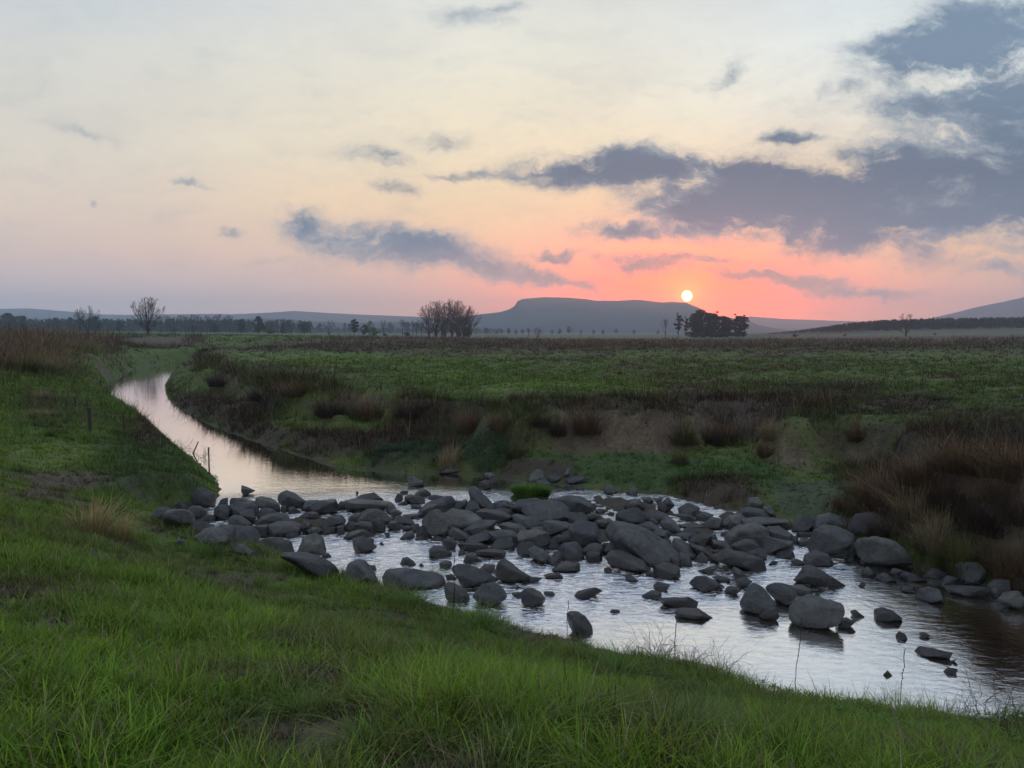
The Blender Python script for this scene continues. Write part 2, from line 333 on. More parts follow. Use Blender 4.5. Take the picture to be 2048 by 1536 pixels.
# bark, posts
def simple(name, c, r=.9, nsc=8, amp=.5):
    m, n, out = material(name); pos = n.new('ShaderNodeNewGeometry').outputs['Position']
    a = n.noise(pos, nsc, 4, .6); cc = n.mix(n.m('MULTIPLY', a, amp * 2), (*c, 1), tuple(x * .35 for x in c) + (1,))
    princ(n, out, Base_Color=cc, Roughness=r, Specular_IOR_Level=.2); return m
M_bark = simple('bark_grey', (.062, .056, .052), .9, 1.5); M_bark_dark = simple('bark_dark', (.05, .042, .038), .9, 1.5)
M_post = simple('weathered_post', (.055, .05, .045), .9, 14); M_rust = simple('rusty_iron', (.07, .035, .022), .8, 30); M_wire = simple('fence_wire', (.06, .058, .055), .5, 5)
M_twig = simple('dark_twig', (.045, .03, .027), .9, 6)
M_bricky = simple('pale_wall', (.45, .44, .42), .9, 1); M_roofm = simple('metal_roof', (.16, .15, .15), .6, 1)
# mountains
M_mtn, n, out = material('mountain_slope')
pos = n.new('ShaderNodeNewGeometry').outputs['Position']
a = n.noise(pos, .006, 6, .6); cc = n.mix(n.mr(a, .35, .7), (.018, .026, .028, 1), (.040, .044, .042, 1)); princ(n, out, Base_Color=cc, Roughness=1., Specular_IOR_Level=.0)
# water
M_water, n, out = material('river_water')
tc = n.new('ShaderNodeNewGeometry').outputs['Position']
rg = attr(n, 'rapid')
mp = n.new('ShaderNodeMapping'); mp.inputs['Rotation'].default_value = (0, 0, R(32)); mp.inputs['Scale'].default_value = (1.0, 2.0, 1.0); n.l.new(tc, mp.inputs[0])
w1 = n.noise(mp.outputs[0], 1.1, 5, .6, .6); w2 = n.noise(mp.outputs[0], 4.0, 4, .62, .8); w3 = n.noise(tc, .9, 3, .5); w4 = n.noise(mp.outputs[0], 11., 3, .6, .4)
hh = n.m('ADD', n.m('MULTIPLY', n.m('ADD', n.m('MULTIPLY', w1, .048), n.m('ADD', n.m('MULTIPLY', w2, .038), n.m('MULTIPLY', w4, .005))), n.m('ADD', n.m('MULTIPLY', rg, 1.), .03)), n.m('MULTIPLY', w3, .002))
bp = n.new('ShaderNodeBump'); bp.inputs['Strength'].default_value = 1.; bp.inputs['Distance'].default_value = 1.; n.l.new(hh, bp.inputs['Height'])
gl = n.new('ShaderNodeBsdfGlossy'); gl.inputs['Color'].default_value = (.95, .95, .97, 1); gl.inputs['Roughness'].default_value = .04; n.l.new(bp.outputs[0], gl.inputs['Normal'])
df = n.new('ShaderNodeBsdfDiffuse'); df.inputs['Color'].default_value = (.045, .034, .020, 1)
lw = n.new('ShaderNodeFresnel'); lw.inputs['IOR'].default_value = 2.6; n.l.new(bp.outputs[0], lw.inputs['Normal'])
ff = n.m('MINIMUM', n.m('ADD', n.m('MULTIPLY', lw.outputs[0], .9), .62), .98)
mx = n.new('ShaderNodeMixShader'); n.l.new(ff, mx.inputs[0]); n.l.new(df.outputs[0], mx.inputs[1]); n.l.new(gl.outputs[0], mx.inputs[2])
# thin foam flecks where the water breaks
fo = n.m('MULTIPLY', n.mr(n.m('ADD', w2, n.m('MULTIPLY', w4, .35)), .67, .84), n.m('MULTIPLY', n.mr(rg, .35, .9), .55))
fd = n.new('ShaderNodeBsdfDiffuse'); fd.inputs['Color'].default_value = (.75, .77, .78, 1)
mx2 = n.new('ShaderNodeMixShader'); n.l.new(fo, mx2.inputs[0]); n.l.new(mx.outputs[0], mx2.inputs[1]); n.l.new(fd.outputs[0], mx2.inputs[2]); n.l.new(mx2.outputs[0], out.inputs[0])
# ------------------------------------------------------------------ ground and water
idx = np.arange(NR * NC).reshape(NR, NC)
quads = np.stack([idx[:-1, :-1], idx[:-1, 1:], idx[1:, 1:], idx[1:, :-1]], -1).reshape(-1, 4)
me = npmesh('ground', np.stack([GX, GY, GZ], -1).reshape(-1, 3), quads, M_ground, GCg.reshape(-1, 3), True)
g = nob('ground', me); tag(g, kind='structure')
wx = np.linspace(-75, 40, 461); wy = np.concatenate([np.arange(7, 40, .25), np.arange(40, 130, 1.)])
WX, WY = np.meshgrid(wx, wy)
dC = seg_dist(WX, WY, np.array([at(u, v)[:2] for u, v in [(440,1000),(700,990),(900,985),(1050,985),(1250,985),(1450,1000),(1640,1060),(1700,1120),(1640,1180),(1250,1215),(1000,1270),(850,1225),(690,1180),(480,1120),(330,1090)]]))
rap = sstep(1.2, -1.0, dC) * .85 + .10 * sstep(26, 18, WY) + .12 * sstep(4., -1., dC)
wi = np.arange(WX.size).reshape(WX.shape)
wq = np.stack([wi[:-1, :-1], wi[:-1, 1:], wi[1:, 1:], wi[1:, :-1]], -1).reshape(-1, 4)
WD = seg_dist(WX, WY, RP); keep = (WD.ravel()[wq] < 1.6).any(1); wq = wq[keep]
used = np.unique(wq); remap = np.full(WX.size, -1); remap[used] = np.arange(len(used))
WZ = (fbm(WX * 1.4, WY * 2.4, 77, 3) - .5) * .05 * rap
me = npmesh('river', np.stack([WX, WY, WZ], -1).reshape(-1, 3)[used], remap[wq], M_water, None, True)
ra = me.color_attributes.new('rapid', 'FLOAT_COLOR', 'POINT'); rc = np.ones((len(used), 4), np.float32); rc[:, :3] = rap.ravel()[used][:, None]; ra.data.foreach_set('color', rc.ravel())
w = nob('river_water', me); tag(w, kind='structure')
# ------------------------------------------------------------------ mountains
def mountain(name, prof, D, depth, cliff=0., seed=3, nu=260, nv=60):
    """prof: skyline pixels (u, v) at depth D; a ridge with real depth behind and before"""
    us = np.array([p[0] for p in prof], float); vs = np.array([p[1] for p in prof], float)
    uu = np.linspace(us[0], us[-1], nu); vv = np.interp(uu, us, vs)
    X = np.array([atD(a, D)[0] for a in uu]); Zt = np.array([atD(a, D, b)[2] for a, b in zip(uu, vv)])
    t = np.linspace(-1, 1, nv); T, XX = np.meshgrid(t, X, indexing='ij'); ZZ = np.repeat(Zt[None], nv, 0)
    a = np.abs(T)
    if cliff: s = np.where(a < .12, 1 - a * .15, np.where(a < .2, .98 - (a - .12) / .08 * cliff, (.98 - cliff) * (1 - (a - .2) / .8) ** 1.5))
    else: s = np.clip(1 - a, 0, 1) ** 1.25 * (1 + .25 * a)
    Y = D + T * depth
    Z = np.maximum(ZZ * s * (1 - a * .25 * (fbm(XX * .004, Y * .004, seed) - .4)), 0) - 3 * (a > .96) - (a > .05) * a * 14 * np.abs(fbm(XX * .012, Y * .012, seed + 5) - .5)
    Z = np.maximum(Z, -.5)
    ii = np.arange(nv * nu).reshape(nv, nu); qd = np.stack([ii[:-1, :-1], ii[:-1, 1:], ii[1:, 1:], ii[1:, :-1]], -1).reshape(-1, 4)
    o = nob(name, npmesh(name, np.stack([XX, Y, Z], -1).reshape(-1, 3), qd, M_mtn, None, True)); tag(o, kind='structure')
mountain('mountain', [(840,664),(900,640),(955,630),(1000,625),(1020,619),(1029,613),(1035,603),(1045,599),(1085,595),(1130,596),(1165,599),(1185,602),(1230,602),(1260,600),(1280,601),(1310,605),(1335,604),(1360,606),(1385,616),(1410,630),(1450,636),(1480,640),(1500,650),(1530,664)], 2500, 700, .3)
mountain('mountain', [(1440,640),(1500,632),(1560,637),(1640,640),(1700,642),(1800,645),(1880,652),(1950,664)], 3700, 400, 0, 9)
mountain('mountain', [(1530,664),(1570,658),(1620,656),(1650,664)], 3000, 200, 0, 12, 60, 30)
mountain('mountain', [(1780,664),(1830,645),(1860,638),(1900,629),(1960,612),(2010,602),(2048,593),(2120,570),(2250,560),(2400,600)], 2700, 800, 0, 19)
mountain('hill', [(-200,624),(0,617),(60,616),(110,620),(160,624),(200,628),(260,629),(330,628),(430,627),(470,628),(550,624),(590,621),(620,623),(690,627),(760,630),(840,633),(900,640),(960,664)], 3400, 600, 0, 25)
mountain('hill', [(-200,650),(0,647),(200,648),(420,640),(520,636),(600,640),(700,646),(800,643),(900,650),(960,664)], 2100, 500, 0, 31)
# ------------------------------------------------------------------ haze
HZ = (-4260, 4260, -60, 4420, -1.6, 195)
x0, x1, y0, y1, z0, z1 = HZ
hv = [(x, y, z) for z in (z0, z1) for y in (y0, y1) for x in (x0, x1)]
hf = [(0, 2, 3, 1), (4, 5, 7, 6), (0, 1, 5, 4), (1, 3, 7, 5), (3, 2, 6, 7), (2, 0, 4, 6)]
M_haze, n, out = material('haze_air')
pv = n.new('ShaderNodeVolumePrincipled'); pv.inputs['Color'].default_value = (.58, .77, 1.0, 1); pv.inputs['Density'].default_value = HAZE_DENS; pv.inputs['Anisotropy'].default_value = .68
n.l.new(pv.outputs[0], out.inputs['Volume'])
tag(nob('haze', npmesh('haze', hv, hf, M_haze)), kind='stuff')
# ------------------------------------------------------------------ rocks: outline seen in the photo -> a solid stone of that width and height standing at its own distance
_ico = {}
def ico(sub):
    if sub not in _ico:
        bm = bmesh.new(); bmesh.ops.create_icosphere(bm, subdivisions=sub, radius=1)
        _ico[sub] = (np.array([v.co[:] for v in bm.verts]), np.array([[v.index for v in f.verts] for f in bm.faces])); bm.free()
    return _ico[sub]
def chaikin(p, k=1, a=.18):
    for _ in range(k):
        n = np.roll(p, -1, 0); p = np.stack([p * (1 - a) + n * a, p * a + n * (1 - a)], 1).reshape(-1, 2)
    return p
def rock(pix, seed, mat, name='rock', ang=.6):
    pix = np.array(pix, float); r_ = np.random.default_rng(seed)
    cu = (pix[:, 0].min() + pix[:, 0].max()) / 2; cv = (pix[:, 1].min() + pix[:, 1].max()) / 2
    vb = pix[:, 1].max(); g0 = hit(cu, vb)
    wpx = np.ptp(pix[:, 0]); hpx = np.ptp(pix[:, 1])
    Wm = wpx * g0[1] / F; Hm = hpx * g0[1] / F
    T = .5 * min(max(.55 * Wm + .35 * Hm, .5 * Wm), 1.5 * max(Hm, .3 * Wm)) * 1.0
    D = g0[1] + T * .12
    # view plane through the stone
    X, Y, Z = ray(cu, cv); d = np.array([float(X), float(Y), float(Z)]); c = np.array([0, 0, H]) + d * (D / d[1])
    d /= np.linalg.norm(d); rx = np.array([d[1], -d[0], 0]); rx /= np.linalg.norm(rx); up = np.cross(rx, d)
    depth = np.linalg.norm(c - np.array([0, 0, H]))
    P2 = []
    for u, v in pix:
        a, b, e = ray(u, v); k = np.array([float(a), float(b), float(e)]); k = k * (depth / np.dot(k, d)) + np.array([0, 0, H]) - c
        P2.append((k @ rx, k @ up))
    P2 = np.array(P2); P2[:, 1] = np.where(P2[:, 1] < 0, P2[:, 1] * 1.12 - .02, P2[:, 1])
    P2 = chaikin(P2, 2, .15); cen = (P2.max(0) + P2.min(0)) / 2
    # centroid by area
    x, y = P2.T; xn, yn = np.roll(x, -1), np.roll(y, -1); A = (x * yn - xn * y).sum() / 2
    if abs(A) > 1e-9: cen = np.array([((x + xn) * (x * yn - xn * y)).sum(), ((y + yn) * (x * yn - xn * y)).sum()]) / (6 * A)
    Q = P2 - cen
    th = np.linspace(-math.pi, math.pi, 145); Rr = np.zeros(145)
    for i, t in enumerate(th):
        ct, st = math.cos(t), math.sin(t)
        qx = Q[:, 0] * ct + Q[:, 1] * st; qy = -Q[:, 0] * st + Q[:, 1] * ct; nx, ny = np.roll(qx, -1), np.roll(qy, -1)
        s = (qy * ny <= 0) & (qy != ny); xi = qx[s] - qy[s] * (nx[s] - qx[s]) / (ny[s] - qy[s]); xi = xi[xi > 0]
        Rr[i] = xi.max() if len(xi) else np.hypot(*Q.T).mean()
    V, Fc = ico(4 if wpx > 55 else 3)
    tt = np.arctan2(V[:, 2], V[:, 0]); rr = np.interp(tt, th, Rr); cph = np.sqrt(np.clip(1 - V[:, 1] ** 2, 0, 1)); sp = V[:, 1]
    e1 = .5
    L = np.stack([rr * np.cos(tt) * cph ** e1, T * np.sign(sp) * np.abs(sp) ** .85, rr * np.sin(tt) * cph ** e1], -1)
    # break the round faces with flat fractures
    U = L / np.array([max(Wm / 2, .01), T, max(Hm / 2, .01)])
    for k in range(int(12 * ang + 3)):
        nrm = r_.normal(size=3) * np.array([.75, 1.0, .75]); nrm[1] += math.copysign(.45, nrm[1]) ; nrm /= np.linalg.norm(nrm)
        if abs(nrm[1]) < .35: continue
        off = r_.uniform(.42, .85); dd = U @ nrm - off; mk = dd > 0; U[mk] -= dd[mk, None] * nrm * (.94)
    L = U * np.array([max(Wm / 2, .01), T, max(Hm / 2, .01)])
    # keep the outline: stretch each direction back to the stone's seen edge
    t2 = np.arctan2(L[:, 2], L[:, 0]); rad = np.hypot(L[:, 0], L[:, 2]); bins = np.linspace(-math.pi, math.pi, 29); bi = np.digitize(t2, bins) - 1
    mxr = np.array([rad[bi == k].max() if (bi == k).any() else 1. for k in range(28)]); bc = (bins[:-1] + bins[1:]) / 2
    fac = np.clip(np.interp(bc, th, Rr) / np.maximum(mxr, 1e-3), .7, 1.45); fi = np.interp(t2, np.concatenate([[bc[-1] - 2 * math.pi], bc, [bc[0] + 2 * math.pi]]), np.concatenate([[fac[-1]], fac, [fac[0]]]))
    L[:, 0] *= fi; L[:, 2] *= fi
    s0 = np.array([seed * 1.37 % 50, seed * 2.11 % 50, 0]); sc = 2.2 / max(Wm, .15)
    nv = np.array([mnoise.fractal(Vector(p * sc + s0), .8, 2.1, 4 if len(V) > 1000 else 3) for p in L])
    ln = np.linalg.norm(L, axis=1, keepdims=True) + 1e-6
    L = L + L / ln * (nv[:, None]) * .05 * min(Wm, Hm * 2)
    Wv = c + rx * (L[:, :1] + cen[0]) + d * L[:, 1:2] + up * (L[:, 2:3] + cen[1])
    base = np.array([Wv[:, 0].mean(), Wv[:, 1].mean(), max(0., Wv[:, 2].min())])
    return nob(name, npmesh(name, Wv - base, Fc, mat, None, True), None, tuple(base))
def hull_rock(pix, seed, mat, name='rock', grow_=1.0):
    """angular broken stone: convex hull of the seen outline and fracture corners before and behind it, edges worn"""
    pix = np.array(pix, float); r_ = np.random.default_rng(seed)
    cu = (pix[:, 0].min() + pix[:, 0].max()) / 2; cv = (pix[:, 1].min() + pix[:, 1].max()) / 2
    vb = pix[:, 1].max(); g0 = hit(cu, vb); pix = (pix - [cu, cv]) * grow_ + [cu, cv]
    wpx = np.ptp(pix[:, 0]); hpx = np.ptp(pix[:, 1]); Wm = wpx * g0[1] / F; Hm = hpx * g0[1] / F
    T = .5 * min(max(.6 * Wm + .4 * Hm, .55 * Wm), 1.9 * max(Hm, .3 * Wm)); D = g0[1] + T * .25
    X, Y, Z = ray(cu, cv); d = np.array([float(X), float(Y), float(Z)]); c = np.array([0, 0, H]) + d * (D / d[1])
    d /= np.linalg.norm(d); rx = np.array([d[1], -d[0], 0]); rx /= np.linalg.norm(rx); up = np.cross(rx, d); depth = np.linalg.norm(c - np.array([0, 0, H]))
    P2 = []
    for u, v in pix:
        a, b, e = ray(u, v); k = np.array([float(a), float(b), float(e)]); k = k * (depth / np.dot(k, d)) + np.array([0, 0, H]) - c
        P2.append((k @ rx, k @ up))
    P2 = np.array(P2); low = P2[:, 1].min(); P2[:, 1] = np.where(P2[:, 1] < 0, P2[:, 1] * 1.22 - .03, P2[:, 1])
    pts_ = [(x, r_.uniform(-.35, .35) * T, y) for x, y in P2]
    m = P2.mean(0)
    for sgn in (-1, 1):
        k = r_.integers(4, 7); a0 = r_.uniform(0, 6.28)
        for j in range(k):
            a = a0 + 6.283 * j / k; i = int(r_.integers(len(P2))); f = r_.uniform(.45, .86)
            e = m + (P2[i] - m) * f; pts_.append((e[0], sgn * T * r_.uniform(.55, 1.0), e[1] - sgn * 0 + (-.15 * Hm if sgn < 0 and e[1] > m[1] else 0)))
    bm = bmesh.new(); vs = [bm.verts.new(p) for p in pts_]
    res = bmesh.ops.convex_hull(bm, input=vs, use_existing_faces=False)
    junk = [g for g in res['geom_interior'] + res['geom_unused'] if isinstance(g, bmesh.types.BMVert) and g.is_valid]
    if junk: bmesh.ops.delete(bm, geom=list(set(junk)), context='VERTS')
    bmesh.ops.dissolve_limit(bm, angle_limit=R(9), verts=bm.verts[:], edges=bm.edges[:])
    off = min(Wm, Hm * 1.5, T * 2) * r_.uniform(.035, .08)
    try: bmesh.ops.bevel(bm, geom=bm.edges[:] + bm.verts[:], offset=off, offset_type='OFFSET', segments=2, profile=.6, affect='EDGES', clamp_overlap=True)
    except Exception: pass
    bmesh.ops.triangulate(bm, faces=bm.faces[:])
    tgt = max(.035, min(Wm, 1.5) * (.055 if wpx > 50 else .10))
    for _ in range(3):
        es = [e for e in bm.edges if e.calc_length() > tgt * 1.6]
        if not es or len(bm.verts) > 2600: break
        bmesh.ops.subdivide_edges(bm, edges=es, cuts=1, use_grid_fill=False); bmesh.ops.triangulate(bm, faces=[f for f in bm.faces if len(f.verts) > 3])
    bmesh.ops.recalc_face_normals(bm, faces=bm.faces[:]); bm.normal_update(); s0 = Vector((seed * 1.37 % 50, seed * 2.11 % 50, 0)); sc = 2.0 / max(Wm, .2)
    amp = .055 * min(Wm, Hm * 2)
    for v in bm.verts:
        q_ = v.co * sc + s0; nv = mnoise.fractal(q_, .9, 2.1, 4) + .35 * abs(mnoise.noise(q_ * 3.1))
        v.co += v.normal * nv * amp * .6
    bmesh.ops.smooth_vert(bm, verts=bm.verts[:], factor=.18, use_axis_x=True, use_axis_y=True, use_axis_z=True)
    me = bpy.data.meshes.new(name)
    L = [Vector(c + rx * v.co.x + d * v.co.y + up * v.co.z) for v in bm.verts]
    base = np.array([np.mean([p.x for p in L]), np.mean([p.y for p in L]), max(0., min(p.z for p in L))])
    for v, p in zip(bm.verts, L): v.co = p - Vector(base)
    bm.normal_update(); bm.to_mesh(me); bm.free(); me.shade_smooth(); me.materials.append(mat)
    return nob(name, me, None, tuple(base))
heap_px = np.array([(840,1040),(850,1010),(960,990),(1180,985),(1380,1005),(1520,1020),(1700,1060),(1690,1110),(1440,1150),(1240,1150),(1000,1100)], float)
left_px = np.array([(330,1030),(560,985),(760,990),(850,1010),(850,1080),(700,1110),(560,1110),(400,1090)], float)
Z1 = (280, 900, 520 / 2048); Z2 = (780, 900, 520 / 2048); Z3 = (1280, 900, .375)
